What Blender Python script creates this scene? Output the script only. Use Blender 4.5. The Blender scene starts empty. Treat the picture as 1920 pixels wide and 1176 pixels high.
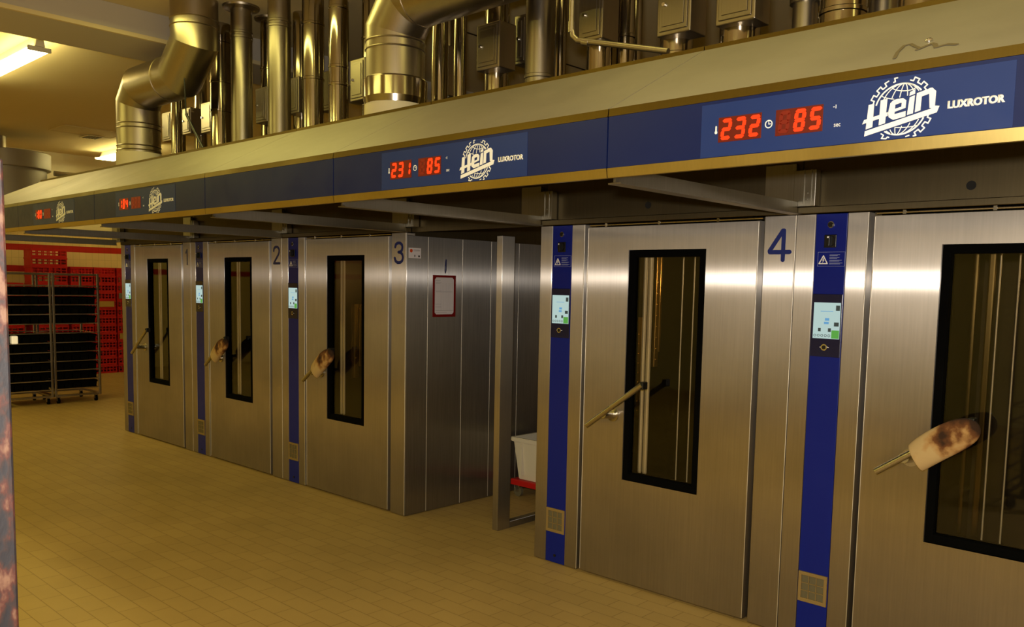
import bpy, bmesh, math, random
from mathutils import Vector, Matrix

random.seed(7)
S = bpy.context.scene
COL = S.collection
PI = math.pi

# ------------------------------------------------------------------ camera
W, H = 1920, 1176
F_PX, CY = 1594.24, 682.33
cam_d = bpy.data.cameras.new('camera')
cam = bpy.data.objects.new('camera', cam_d)
COL.objects.link(cam)
cam_d.sensor_fit = 'HORIZONTAL'
cam_d.sensor_width = 36.0
cam_d.lens = F_PX / W * 36.0
cam_d.shift_y = (CY - H / 2) / W
cam_d.clip_start, cam_d.clip_end = 0.05, 100
CAM = Vector((10.2497, -4.1848, 1.8087))
yaw, pit, rol = -0.7528, -0.0910, 0.0192
fwd = Vector((math.sin(yaw) * math.cos(pit), math.cos(yaw) * math.cos(pit), math.sin(pit)))
rgt = Vector((math.cos(yaw), -math.sin(yaw), 0))
upv = rgt.cross(fwd)
r2 = rgt * math.cos(rol) + upv * math.sin(rol)
u2 = -rgt * math.sin(rol) + upv * math.cos(rol)
cam.matrix_world = Matrix(((r2.x, u2.x, -fwd.x, CAM.x), (r2.y, u2.y, -fwd.y, CAM.y),
                           (r2.z, u2.z, -fwd.z, CAM.z), (0, 0, 0, 1)))
S.camera = cam

# ------------------------------------------------------------------ world, lights, exposure
wd = bpy.data.worlds.new('world')
S.world = wd
wd.use_nodes = True
wd.node_tree.nodes['Background'].inputs[0].default_value = (1.0, 0.80, 0.34, 1)
wd.node_tree.nodes['Background'].inputs[1].default_value = 0.02
S.view_settings.view_transform = 'Standard'
S.view_settings.look = 'None'
S.view_settings.gamma = 1.0
S.view_settings.use_curve_mapping = False
S.view_settings.exposure = 0.0

WARM = (1.0, 0.89, 0.24)


def area(name, loc, size, size_y, power, color, target=None, rot=None):
    d = bpy.data.lights.new(name, 'AREA')
    d.shape = 'RECTANGLE'
    d.size, d.size_y = size, size_y
    d.energy = power
    d.color = color
    o = bpy.data.objects.new(name, d)
    o.location = loc
    if target is not None:
        o.rotation_euler = (Vector(target) - Vector(loc)).to_track_quat('-Z', 'Y').to_euler()
    elif rot:
        o.rotation_euler = rot
    COL.objects.link(o)
    return o


# the camera's own flash, just above the lens
area('camera_flash', CAM + u2 * 0.13 - rgt * 0.02 + fwd * 0.03, 0.10, 0.06, 96, (1.0, 0.92, 0.83),
     target=CAM + fwd * 5 + u2 * 0.2 + Vector((0, 0.6, 0)))
# rows of ceiling tubes along the aisle behind the photographer and over the ovens
for lx in (-4.8, 0.4):
    area('aisle_light', (lx, -4.2, 3.98), 2.5, 0.25, 60, WARM)
for lx in (4.5, 8.6, 12.6):
    area('aisle_light', (lx, -5.6, 3.98), 2.5, 0.25, 62, WARM)
for lx, pw in ((4.35, 22), (8.6, 9), (12.6, 9)):
    area('roof_light', (lx, -1.165, 3.98), 2.5, 0.2, pw, WARM)

# ------------------------------------------------------------------ materials


def lin(r, g, b):
    return tuple(((c / 255) / 12.92 if c / 255 <= 0.04045 else ((c / 255 + 0.055) / 1.055) ** 2.4) for c in (r, g, b)) + (1,)


def mat(name):
    m = bpy.data.materials.new(name)
    m.use_nodes = True
    nt = m.node_tree
    return m, nt, nt.nodes['Principled BSDF']


def mapped_noise(nt, scale, detail=3.0, vec_scale=(1, 1, 1)):
    g = nt.nodes.new('ShaderNodeNewGeometry')
    mp = nt.nodes.new('ShaderNodeMapping')
    mp.inputs['Scale'].default_value = vec_scale
    n = nt.nodes.new('ShaderNodeTexNoise')
    n.inputs['Scale'].default_value = scale
    n.inputs['Detail'].default_value = detail
    nt.links.new(g.outputs['Position'], mp.inputs['Vector'])
    nt.links.new(mp.outputs['Vector'], n.inputs['Vector'])
    return n


def ramp(nt, src, stops):
    r = nt.nodes.new('ShaderNodeValToRGB')
    while len(r.color_ramp.elements) < len(stops):
        r.color_ramp.elements.new(0.5)
    for e, (p, c) in zip(r.color_ramp.elements, stops):
        e.position = p
        e.color = c if len(c) == 4 else tuple(c) + (1,)
    nt.links.new(src, r.inputs['Fac'])
    return r


def gray(v):
    return (v, v, v, 1)


def plain(name, col, rough=0.5, metal=0.0, spec=0.5):
    m, nt, b = mat(name)
    b.inputs['Base Color'].default_value = col
    b.inputs['Roughness'].default_value = rough
    b.inputs['Metallic'].default_value = metal
    b.inputs['Specular IOR Level'].default_value = spec
    n = mapped_noise(nt, 9, 3)
    r = ramp(nt, n.outputs['Fac'], [(0.3, gray(max(0, rough - 0.05))), (0.7, gray(min(1, rough + 0.05)))])
    nt.links.new(r.outputs['Color'], b.inputs['Roughness'])
    return m


def steel(name, col, rough, aniso=0.0, streak=0.06, metal=1.0, smudge=0.08, graindir=(14, 14, 0.35)):
    """Brushed stainless steel; the grain runs up the sheet."""
    m, nt, b = mat(name)
    b.inputs['Metallic'].default_value = metal
    n1 = mapped_noise(nt, 9.0, 4, graindir)
    lo = tuple(c * (1 - streak) for c in col[:3])
    hi = tuple(min(1, c * (1 + streak)) for c in col[:3])
    r1 = ramp(nt, n1.outputs['Fac'], [(0.3, lo), (0.7, hi)])
    nt.links.new(r1.outputs['Color'], b.inputs['Base Color'])
    n2 = mapped_noise(nt, 2.2, 5)
    r2_ = ramp(nt, n2.outputs['Fac'], [(0.3, gray(max(0.02, rough - smudge))), (0.72, gray(min(1, rough + smudge)))])
    nt.links.new(r2_.outputs['Color'], b.inputs['Roughness'])
    return m


def brushed(name, col, narrow=(0.22, 0.87), wide=(0.46, 0.55), mixf=0.52, streak=0.05):
    """Brushed sheet with upright grain: gloss spreads sideways; a tight lobe over a loose one."""
    m, nt, b = mat(name)
    nt.nodes.remove(b)
    out = [n for n in nt.nodes if n.type == 'OUTPUT_MATERIAL'][0]
    n1 = mapped_noise(nt, 9.0, 4, (14, 14, 0.35))
    r1 = ramp(nt, n1.outputs['Fac'], [(0.3, tuple(c * (1 - streak) for c in col[:3])), (0.7, tuple(c * (1 + streak) for c in col[:3]))])
    n3 = mapped_noise(nt, 2.4, 6)
    r3 = ramp(nt, n3.outputs['Fac'], [(0.35, gray(0.88)), (0.65, gray(1.0))])
    mc = nt.nodes.new('ShaderNodeMix')
    mc.data_type = 'RGBA'
    mc.blend_type = 'MULTIPLY'
    mc.inputs['Factor'].default_value = 1.0
    nt.links.new(r1.outputs['Color'], mc.inputs['A'])
    nt.links.new(r3.outputs['Color'], mc.inputs['B'])
    g = nt.nodes.new('ShaderNodeNewGeometry')
    c = nt.nodes.new('ShaderNodeVectorMath')
    c.operation = 'CROSS_PRODUCT'
    nt.links.new(g.outputs['True Normal'], c.inputs[0])
    c.inputs[1].default_value = (0.0, 0.001, 1.0)
    sh = []
    for rough, an in (narrow, wide):
        gl = nt.nodes.new('ShaderNodeBsdfAnisotropic')
        gl.distribution = 'GGX'
        gl.inputs['Roughness'].default_value = rough
        gl.inputs['Anisotropy'].default_value = -an
        nt.links.new(mc.outputs['Result'], gl.inputs['Color'])
        nt.links.new(c.outputs['Vector'], gl.inputs['Tangent'])
        sh.append(gl)
    mx = nt.nodes.new('ShaderNodeMixShader')
    mx.inputs[0].default_value = mixf
    nt.links.new(sh[0].outputs[0], mx.inputs[1])
    nt.links.new(sh[1].outputs[0], mx.inputs[2])
    nt.links.new(mx.outputs[0], out.inputs['Surface'])
    return m


def emit(name, col, strength, base=(0, 0, 0, 1)):
    m, nt, b = mat(name)
    b.inputs['Base Color'].default_value = base
    b.inputs['Emission Color'].default_value = col
    b.inputs['Emission Strength'].default_value = strength
    b.inputs['Roughness'].default_value = 0.4
    return m


M = {}
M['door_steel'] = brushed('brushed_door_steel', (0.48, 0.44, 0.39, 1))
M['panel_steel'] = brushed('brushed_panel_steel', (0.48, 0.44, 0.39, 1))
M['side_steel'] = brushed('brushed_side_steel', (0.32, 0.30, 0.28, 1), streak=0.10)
M['hood_steel'] = steel('satin_hood_steel', (0.33, 0.30, 0.25, 1), 0.50, 0.0, metal=0.35, streak=0.02, graindir=(1, 1, 1))
M['dark_steel'] = brushed('bare_mill_steel', (0.115, 0.090, 0.048, 1), (0.30, 0.5), (0.42, 0.4))
M['trim_low'] = steel('gold_reflection_steel', (0.60, 0.47, 0.17, 1), 0.38, 0.0, streak=0.03)  # bare steel; the warm floor's gold reflection is put into the colour
M['trim_high'] = steel('brown_reflection_steel', (0.15, 0.10, 0.027, 1), 0.40, 0.0, streak=0.03)  # bare steel; its darker brown reflection is put into the colour
M['beam_steel'] = steel('beam_steel', (0.30, 0.28, 0.23, 1), 0.42, 0.0)
M['duct_steel'] = steel('duct_steel', (0.44, 0.385, 0.295, 1), 0.36, 0.0, streak=0.03, smudge=0.05)
M['pipe_steel'] = steel('polished_pipe_steel', (0.46, 0.41, 0.33, 1), 0.14, 0.0, streak=0.04, smudge=0.05)
M['pipe_satin'] = steel('satin_pipe_steel', (0.40, 0.36, 0.29, 1), 0.34, 0.0, streak=0.04, smudge=0.05)
M['handle_steel'] = steel('handle_steel', (0.50, 0.46, 0.38, 1), 0.28, 0.0)
M['chrome'] = plain('chrome', (0.8, 0.8, 0.8, 1), 0.15, 1.0)
M['edge'] = plain('carrier_and_highlight_steel', (0.72, 0.69, 0.62, 1), 0.45, 1.0)
M['blue'] = plain('blue_enamel', lin(14, 28, 78), 0.35, 0.0, 0.3)
M['strip_blue'] = plain('blue_control_panel_enamel', lin(5, 27, 128), 0.35, 0.0, 0.3)
M['film_blue'] = plain('blue_display_film', lin(30, 50, 106), 0.35, 0.0, 0.3)
M['number_blue'] = plain('blue_number_film', lin(24, 42, 118), 0.4)
M['screen_bezel'] = plain('dark_blue_touch_panel', lin(12, 18, 60), 0.22)
M['white_print'] = plain('white_print', lin(245, 245, 240), 0.5)
M['pale_print'] = plain('pale_blue_print', lin(140, 150, 190), 0.5)
M['black_plastic'] = plain('black_plastic', lin(14, 14, 14), 0.4)
M['rubber'] = plain('black_rubber', lin(5, 5, 5), 0.9, 0.0, 0.05)
M['gap'] = plain('dark_gasket', lin(14, 12, 10), 0.7)
M['grille'] = plain('beige_grille', lin(140, 116, 70), 0.5)
M['grille_mesh'] = plain('grey_filter_mat', lin(100, 92, 68), 0.9)
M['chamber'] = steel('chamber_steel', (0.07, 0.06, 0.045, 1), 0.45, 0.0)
M['baffle'] = steel('heated_gold_steel', (0.72, 0.48, 0.18, 1), 0.35, 0.0)
M['strip_bright'] = steel('rod_and_reflection_steel', (0.78, 0.74, 0.68, 1), 0.45, 0.0, metal=0.4)  # inner rods, and the strips that draw reflections in the glass
M['led_on'] = emit('lit_red_segment', (1.0, 0.035, 0.004, 1), 1.6)
M['led_off'] = emit('unlit_red_segment', (0.8, 0.02, 0.004, 1), 0.14, (0.10, 0.004, 0.002, 1))
M['led_back'] = emit('red_display_window', (0.8, 0.005, 0.002, 1), 0.10, (0.06, 0.002, 0.001, 1))
M['screen'] = emit('lit_touch_screen', (0.70, 0.95, 0.90, 1), 0.62)
M['screen_green'] = emit('lit_green_button', (0.16, 0.62, 0.10, 1), 0.55)
M['screen_blue'] = emit('lit_blue_mark', (0.20, 0.55, 0.95, 1), 0.6)
M['screen_grey'] = emit('lit_grey_icon', (0.10, 0.14, 0.13, 1), 0.35)
M['tube_glow'] = emit('fluorescent_tube_glow', (1.0, 0.86, 0.36, 1), 22.0)
M['red_plastic'] = plain('red_crate_plastic', lin(190, 12, 5), 0.5)
M['red_frame'] = plain('red_frame_plastic', lin(120, 10, 6), 0.5)
M['red_dolly'] = plain('red_dolly_plastic', lin(190, 16, 10), 0.45)
M['paper'] = plain('white_paper', lin(225, 220, 225), 0.8)
M['ink'] = plain('grey_ink', lin(150, 148, 158), 0.8)
M['orange_print'] = plain('orange_print', lin(220, 80, 20), 0.6)
M['pen_blue'] = plain('blue_pen_plastic', lin(10, 20, 80), 0.3)
M['white_plastic'] = plain('white_crate_plastic', lin(225, 215, 195), 0.5)
M['tray'] = plain('black_tray_steel', lin(6, 5, 5), 0.9, 0.0, 0.1)
M['rack_steel'] = steel('rack_steel', (0.36, 0.31, 0.25, 1), 0.38, 0.0)
M['rail_steel'] = steel('rack_rail_steel', (0.62, 0.55, 0.42, 1), 0.35, 0.0)
M['card'] = plain('yellowed_card', lin(190, 150, 70), 0.8)
M['card_grey'] = plain('grey_card', lin(120, 115, 105), 0.8)
M['white_enamel'] = plain('white_enamel', lin(230, 226, 210), 0.4)
M['collar_white'] = plain('white_collar_paint', lin(222, 210, 170), 0.5)
M['smear'] = plain('brown_grease', lin(112, 99, 74), 0.5)
M['spot'] = plain('dark_hole', lin(8, 8, 8), 0.8)

# oven glass: dark tinted pane that still shows the chamber
m, nt, b = mat('tinted_oven_glass')
for n in list(nt.nodes):
    if n.type == 'BSDF_PRINCIPLED':
        nt.nodes.remove(n)
out = [n for n in nt.nodes if n.type == 'OUTPUT_MATERIAL'][0]
tr = nt.nodes.new('ShaderNodeBsdfTransparent')
tr.inputs[0].default_value = (0.84, 0.80, 0.70, 1)
gl = nt.nodes.new('ShaderNodeBsdfGlossy')
gl.inputs['Roughness'].default_value = 0.03
gl.inputs['Color'].default_value = (0.9, 0.9, 0.9, 1)
fr = nt.nodes.new('ShaderNodeFresnel')
fr.inputs['IOR'].default_value = 1.5
mx = nt.nodes.new('ShaderNodeMixShader')
gb = nt.nodes.new('ShaderNodeNewGeometry')
sb = nt.nodes.new('ShaderNodeMath')
sb.operation = 'SUBTRACT'
sb.inputs[0].default_value = 1.0
nt.links.new(gb.outputs['Backfacing'], sb.inputs[1])
fm = nt.nodes.new('ShaderNodeMath')
fm.operation = 'MULTIPLY'
nt.links.new(fr.outputs[0], fm.inputs[0])
nt.links.new(sb.outputs[0], fm.inputs[1])
nt.links.new(fm.outputs[0], mx.inputs[0])
nt.links.new(tr.outputs[0], mx.inputs[1])
nt.links.new(gl.outputs[0], mx.inputs[2])
nt.links.new(mx.outputs[0], out.inputs['Surface'])
M['glass'] = m

# rust on the near rack
m, nt, b = mat('rusty_painted_steel')
n = mapped_noise(nt, 70, 9, (1, 1, 0.5))
r = ramp(nt, n.outputs['Fac'], [(0.40, lin(20, 16, 20)), (0.49, lin(36, 20, 16)), (0.56, lin(58, 22, 11)), (0.66, lin(92, 64, 46))])
nt.links.new(r.outputs['Color'], b.inputs['Base Color'])
b.inputs['Roughness'].default_value = 0.6
b.inputs['Metallic'].default_value = 0.2
bp = nt.nodes.new('ShaderNodeBump')
bp.inputs['Strength'].default_value = 0.4
bp.inputs['Distance'].default_value = 0.002
nt.links.new(n.outputs['Fac'], bp.inputs['Height'])
nt.links.new(bp.outputs['Normal'], b.inputs['Normal'])
M['rust'] = m

# scorched oven mitt: cream cotton, brown burn stains that grow to the tip (object x runs cuff -> tip)
m, nt, b = mat('scorched_cotton')
tc = nt.nodes.new('ShaderNodeTexCoord')
sep = nt.nodes.new('ShaderNodeSeparateXYZ')
nt.links.new(tc.outputs['Object'], sep.inputs[0])
n = nt.nodes.new('ShaderNodeTexNoise')
n.inputs['Scale'].default_value = 9
n.inputs['Detail'].default_value = 5
nt.links.new(tc.outputs['Object'], n.inputs['Vector'])
ma = nt.nodes.new('ShaderNodeMath')
ma.operation = 'MULTIPLY_ADD'
ma.inputs[1].default_value = 1.5
nt.links.new(sep.outputs['X'], ma.inputs[0])
nt.links.new(n.outputs['Fac'], ma.inputs[2])
r = ramp(nt, ma.outputs[0], [(0.66, lin(192, 164, 116)), (0.76, lin(178, 138, 86)), (0.85, lin(108, 66, 32)), (0.96, lin(52, 31, 16))])
nt.links.new(r.outputs['Color'], b.inputs['Base Color'])
b.inputs['Roughness'].default_value = 0.95
M['mitt'] = m

# floor tiles
m, nt, b = mat('beige_floor_tiles')
g = nt.nodes.new('ShaderNodeNewGeometry')
br = nt.nodes.new('ShaderNodeTexBrick')
br.offset = 0.5
br.inputs['Scale'].default_value = 1.0
br.inputs['Brick Width'].default_value = 0.24
br.inputs['Row Height'].default_value = 0.118
br.inputs['Mortar Size'].default_value = 0.0028
br.inputs['Mortar Smooth'].default_value = 0.3
br.inputs['Color1'].default_value = lin(186, 156, 96)
br.inputs['Color2'].default_value = lin(180, 150, 91)
br.inputs['Mortar'].default_value = lin(150, 122, 72)
nt.links.new(g.outputs['Position'], br.inputs['Vector'])
n = mapped_noise(nt, 1.3, 6)
r = ramp(nt, n.outputs['Fac'], [(0.3, gray(0.86)), (0.7, gray(1.0))])
mxc = nt.nodes.new('ShaderNodeMix')
mxc.data_type = 'RGBA'
mxc.blend_type = 'MULTIPLY'
mxc.inputs['Factor'].default_value = 1.0
nt.links.new(br.outputs['Color'], mxc.inputs['A'])
nt.links.new(r.outputs['Color'], mxc.inputs['B'])
nt.links.new(mxc.outputs['Result'], b.inputs['Base Color'])
b.inputs['Roughness'].default_value = 0.55
b.inputs['Specular IOR Level'].default_value = 0.35
bp = nt.nodes.new('ShaderNodeBump')
bp.inputs['Strength'].default_value = 0.25
bp.inputs['Distance'].default_value = 0.002
bp.invert = True
nt.links.new(br.outputs['Fac'], bp.inputs['Height'])
nt.links.new(bp.outputs['Normal'], b.inputs['Normal'])
M['floor'] = m

# painted ceiling / walls
M['ceiling'] = plain('cream_ceiling_paint', lin(228, 210, 160), 0.9)
M['beam_paint'] = plain('grey_beam_paint', lin(203, 195, 180), 0.85)
M['wall_paint'] = plain('cream_wall_paint', lin(222, 208, 165), 0.9)

# tiled left wall: cream upright tiles with red bands, paint above
m, nt, b = mat('banded_wall_tiles')
g = nt.nodes.new('ShaderNodeNewGeometry')
sp = nt.nodes.new('ShaderNodeSeparateXYZ')
nt.links.new(g.outputs['Position'], sp.inputs[0])
zr = nt.nodes.new('ShaderNodeMapRange')
zr.inputs['From Min'].default_value = 0.0
zr.inputs['From Max'].default_value = 4.2
nt.links.new(sp.outputs['Z'], zr.inputs['Value'])
CR, RD, PT = lin(222, 196, 132), lin(176, 28, 12), lin(222, 208, 165)
r = ramp(nt, zr.outputs['Result'], [(0.0, CR), (1.90 / 4.2, RD), (2.01 / 4.2, CR), (2.285 / 4.2, RD), (2.40 / 4.2, CR), (2.64 / 4.2, PT)])
r.color_ramp.interpolation = 'CONSTANT'
cb = nt.nodes.new('ShaderNodeCombineXYZ')
nt.links.new(sp.outputs['Y'], cb.inputs[0])
nt.links.new(sp.outputs['Z'], cb.inputs[1])
br = nt.nodes.new('ShaderNodeTexBrick')
br.offset = 0.0
br.inputs['Scale'].default_value = 1.0
br.inputs['Brick Width'].default_value = 0.118
br.inputs['Row Height'].default_value = 0.24
br.inputs['Mortar Size'].default_value = 0.004
br.inputs['Color1'].default_value = gray(1)
br.inputs['Color2'].default_value = gray(0.94)
br.inputs['Mortar'].default_value = gray(0.78)
nt.links.new(cb.outputs[0], br.inputs['Vector'])
up = nt.nodes.new('ShaderNodeMath')
up.operation = 'LESS_THAN'
up.inputs[1].default_value = 2.64
nt.links.new(sp.outputs['Z'], up.inputs[0])
mxc = nt.nodes.new('ShaderNodeMix')
mxc.data_type = 'RGBA'
mxc.blend_type = 'MULTIPLY'
nt.links.new(up.outputs[0], mxc.inputs['Factor'])
nt.links.new(r.outputs['Color'], mxc.inputs['A'])
nt.links.new(br.outputs['Color'], mxc.inputs['B'])
nt.links.new(mxc.outputs['Result'], b.inputs['Base Color'])
b.inputs['Roughness'].default_value = 0.4
M['wall_tiles'] = m

# ------------------------------------------------------------------ geometry helpers


class MB:
    def __init__(self):
        self.bm = bmesh.new()

    def box(self, x0, x1, y0, y1, z0, z1):
        v = [self.bm.verts.new(p) for p in ((x0, y0, z0), (x1, y0, z0), (x1, y1, z0), (x0, y1, z0),
                                           (x0, y0, z1), (x1, y0, z1), (x1, y1, z1), (x0, y1, z1))]
        for f in ((3, 2, 1, 0), (4, 5, 6, 7), (0, 1, 5, 4), (1, 2, 6, 5), (2, 3, 7, 6), (3, 0, 4, 7)):
            self.bm.faces.new([v[i] for i in f])
        return self

    def bbox(self, x0, x1, y0, y1, z0, z1, r=0.003, seg=2):
        """box with rounded edges"""
        t = bmesh.new()
        mb = MB.__new__(MB)
        mb.bm = t
        mb.box(x0, x1, y0, y1, z0, z1)
        bmesh.ops.bevel(t, geom=t.edges[:], offset=r, segments=seg, affect='EDGES', profile=0.5)
        self.merge(t)
        return self

    def merge(self, t, matrix=None):
        if matrix is not None:
            bmesh.ops.transform(t, matrix=matrix, verts=t.verts[:])
        idx = {}
        for v in t.verts:
            idx[v] = self.bm.verts.new(v.co)
        for f in t.faces:
            try:
                nf = self.bm.faces.new([idx[v] for v in f.verts])
                nf.smooth = f.smooth
            except ValueError:
                pass
        t.free()

    def prism(self, pts, y0, y1):
        """polygon in (x, z) pushed through y0..y1"""
        a = [self.bm.verts.new((x, y0, z)) for x, z in pts]
        b = [self.bm.verts.new((x, y1, z)) for x, z in pts]
        n = len(pts)
        try:
            self.bm.faces.new(a)
            self.bm.faces.new(list(reversed(b)))
            for i in range(n):
                j = (i + 1) % n
                self.bm.faces.new((a[j], a[i], b[i], b[j]))
        except ValueError:
            pass
        return self

    def poly(self, pts):
        self.bm.faces.new([self.bm.verts.new(p) for p in pts])
        return self

    def tube(self, path, r, seg=24, caps=True):
        """round tube along a path with mitred bends; r a number or one per point"""
        P = [Vector(p) for p in path]
        R = r if isinstance(r, (list, tuple)) else [r] * len(P)
        rings = []
        d0 = (P[1] - P[0]).normalized()
        ref = Vector((0, 0, 1)) if abs(d0.z) < 0.9 else Vector((0, 1, 0))
        a = d0.cross(ref).normalized()
        for i, p in enumerate(P):
            di = (P[i] - P[i - 1]).normalized() if i else (P[1] - P[0]).normalized()
            do = (P[i + 1] - P[i]).normalized() if i < len(P) - 1 else di
            t = (di + do).normalized()
            a = (a - t * a.dot(t)).normalized()
            bvec = t.cross(a)
            k = 1.0 / max(0.3, di.dot(t))
            bend = (do - di)
            ring = []
            for s in range(seg):
                an = 2 * PI * s / seg
                off = a * math.cos(an) + bvec * math.sin(an)
                if bend.length > 1e-4 and i not in (0, len(P) - 1):
                    bd = bend.normalized()
                    off = off + bd * off.dot(bd) * (k - 1)
                ring.append(p + off * R[i])
            rings.append(ring)
        nv = self.bm.verts.new
        for q in range(len(rings) - 1):
            ra_ = [nv(p) for p in rings[q]]
            rb_ = [nv(p) for p in rings[q + 1]]
            for s in range(seg):
                j = (s + 1) % seg
                f = self.bm.faces.new((ra_[s], ra_[j], rb_[j], rb_[s]))
                f.smooth = True
        if caps:
            self.bm.faces.new([nv(p) for p in reversed(rings[0])])
            self.bm.faces.new([nv(p) for p in rings[-1]])
        return self

    def lathe(self, prof, c, seg=28):
        """profile of (r, z) round a vertical axis at c"""
        rings = [[(c[0] + r * math.cos(2 * PI * s / seg), c[1] + r * math.sin(2 * PI * s / seg), c[2] + z) for s in range(seg)] for r, z in prof]
        nv = self.bm.verts.new
        for q in range(len(rings) - 1):
            ra_ = [nv(p) for p in rings[q]]
            rb_ = [nv(p) for p in rings[q + 1]]
            for s in range(seg):
                j = (s + 1) % seg
                f = self.bm.faces.new((ra_[s], ra_[j], rb_[j], rb_[s]))
                f.smooth = True
        if prof[0][0] > 1e-4:
            self.bm.faces.new([nv(p) for p in reversed(rings[0])])
        if prof[-1][0] > 1e-4:
            self.bm.faces.new([nv(p) for p in rings[-1]])
        return self

    def stroke(self, pts, w, y0, y1, closed=False, caps=True):
        """flat drawn line of width w in the x-z plane"""
        n = len(pts)
        st = 0
        segs = [(pts[i], pts[(i + 1) % n]) for i in range(n if closed else n - 1)]
        for (ax, az), (bx, bz) in segs:
            d = Vector((bx - ax, bz - az))
            if d.length < 1e-6:
                continue
            d.normalize()
            nx, nz = -d.y * w / 2, d.x * w / 2
            st += 1
            self.prism([(ax + nx, az + nz), (ax - nx, az - nz), (bx - nx, bz - nz), (bx + nx, bz + nz)], y0 - 0.00002 * (st % 7), y1)
        if caps:
            for x, z in pts:
                st += 1
                self.prism([(x + w / 2 * math.cos(2 * PI * k / 10), z + w / 2 * math.sin(2 * PI * k / 10)) for k in range(10)], y0 - 0.00002 * (7 + st % 5), y1)
        return self

    def obj(self, name, m, parent=None, loc=(0, 0, 0), smooth=False):
        bmesh.ops.recalc_face_normals(self.bm, faces=self.bm.faces[:])
        me = bpy.data.meshes.new(name)
        self.bm.to_mesh(me)
        self.bm.free()
        me.materials.append(M[m] if isinstance(m, str) else m)
        if smooth:
            for p in me.polygons:
                p.use_smooth = True
        o = bpy.data.objects.new(name, me)
        o.location = loc
        COL.objects.link(o)
        if parent is not None:
            o.parent = parent
        return o


def tag(o, label, cat, group=None):
    o['label'] = label
    o['category'] = cat
    if group:
        o['group'] = group
    return o


def thing(name, label, cat, loc=(0, 0, 0), rz=0, group=None):
    o = bpy.data.objects.new(name, None)
    o.empty_display_size = 0.1
    o.location = loc
    o.rotation_euler = (0, 0, rz)
    COL.objects.link(o)
    return tag(o, label, cat, group)


def dup(root, loc, label, rz=None):
    r = root.copy()
    COL.objects.link(r)
    r.location = loc
    if rz is not None:
        r.rotation_euler = (0, 0, rz)
    r['label'] = label
    for ch in list(root.children):
        c = ch.copy()
        COL.objects.link(c)
        c.parent = r
        for g_ in list(ch.children):
            d = g_.copy()
            COL.objects.link(d)
            d.parent = c
    return r


def struct(o):
    o['kind'] = 'structure'
    return o


def text_bm(body, bold=0.0):
    cu = bpy.data.curves.new('lettering', 'FONT')
    cu.body = body
    cu.size = 1.0
    cu.offset = bold
    cu.extrude = 0.0
    cu.resolution_u = 4
    o = bpy.data.objects.new('lettering', cu)
    COL.objects.link(o)
    dg = bpy.context.evaluated_depsgraph_get()
    me = bpy.data.meshes.new_from_object(o.evaluated_get(dg))
    bm = bmesh.new()
    bm.from_mesh(me)
    bpy.data.objects.remove(o)
    bpy.data.curves.remove(cu)
    bpy.data.meshes.remove(me)
    return bm


def text_into(mb, body, x0, x1, z0, z1, y, bold=0.0):
    t = text_bm(body, bold)
    xs = [v.co.x for v in t.verts]
    ys = [v.co.y for v in t.verts]
    sx = (x1 - x0) / (max(xs) - min(xs))
    sz = (z1 - z0) / (max(ys) - min(ys))
    mx_, my_ = min(xs), min(ys)
    for v in t.verts:
        v.co = Vector((x0 + (v.co.x - mx_) * sx, y, z0 + (v.co.y - my_) * sz))
    for f in t.faces:
        f.normal_update()
        if f.normal.y > 0:
            f.normal_flip()
    ext = bmesh.ops.extrude_face_region(t, geom=t.faces[:])
    vs = [e for e in ext['geom'] if isinstance(e, bmesh.types.BMVert)]
    bmesh.ops.translate(t, verts=vs, vec=(0, 0.0006, 0))
    mb.merge(t)


# ------------------------------------------------------------------ room shell
ZC = 4.14
XL, XR, YF, YB = -7.13, 14.5, -9.0, 4.6
struct(MB().box(XL - 0.2, XR + 0.2, YF - 0.2, YB + 0.2, -0.15, 0.0).obj('floor', 'floor'))
struct(MB().box(XL - 0.2, XR + 0.2, YF - 0.2, YB + 0.2, ZC, ZC + 0.15).obj('ceiling', 'ceiling'))
struct(MB().box(XL - 0.2, XL, YF, YB, 0, ZC).obj('wall_left', 'wall_tiles'))
struct(MB().box(XR, XR + 0.2, YF, YB, 0, ZC).obj('wall_right', 'wall_paint'))
struct(MB().box(XL - 0.2, XR + 0.2, YB, YB + 0.2, 0, ZC).obj('wall_back', 'wall_paint'))
struct(MB().box(XL - 0.2, XR + 0.2, YF - 0.2, YF, 0, ZC).obj('wall_front', 'wall_paint'))
# down-stand beam across the aisle, with a thin ledge along its near foot
bm_ = MB().box(1.91, 2.636, YF, YB, 3.89, ZC - 0.001)
struct(bm_.obj('trim_1', 'beam_paint'))
struct(MB().box(2.637, 2.665, YF, YB, 3.89, 3.925).obj('trim_2', 'ceiling'))
# joint strip between ceiling slabs
struct(MB().box(4.35, 4.37, YF, YB, ZC - 0.006, ZC - 0.0005).obj('trim_3', 'dark_steel'))

# ------------------------------------------------------------------ ovens
XO = [0.0, 1.7355, 3.471, 6.5641, 8.2996]
WO = 1.7355
HT = 2.2
SL, SR, DL, WL, WR, DR = 0.1009, 0.2624, 0.3925, 0.7007, 1.2225, 1.5330
HD, HWT, HWB = 2.178, 2.0357, 0.6496


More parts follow.
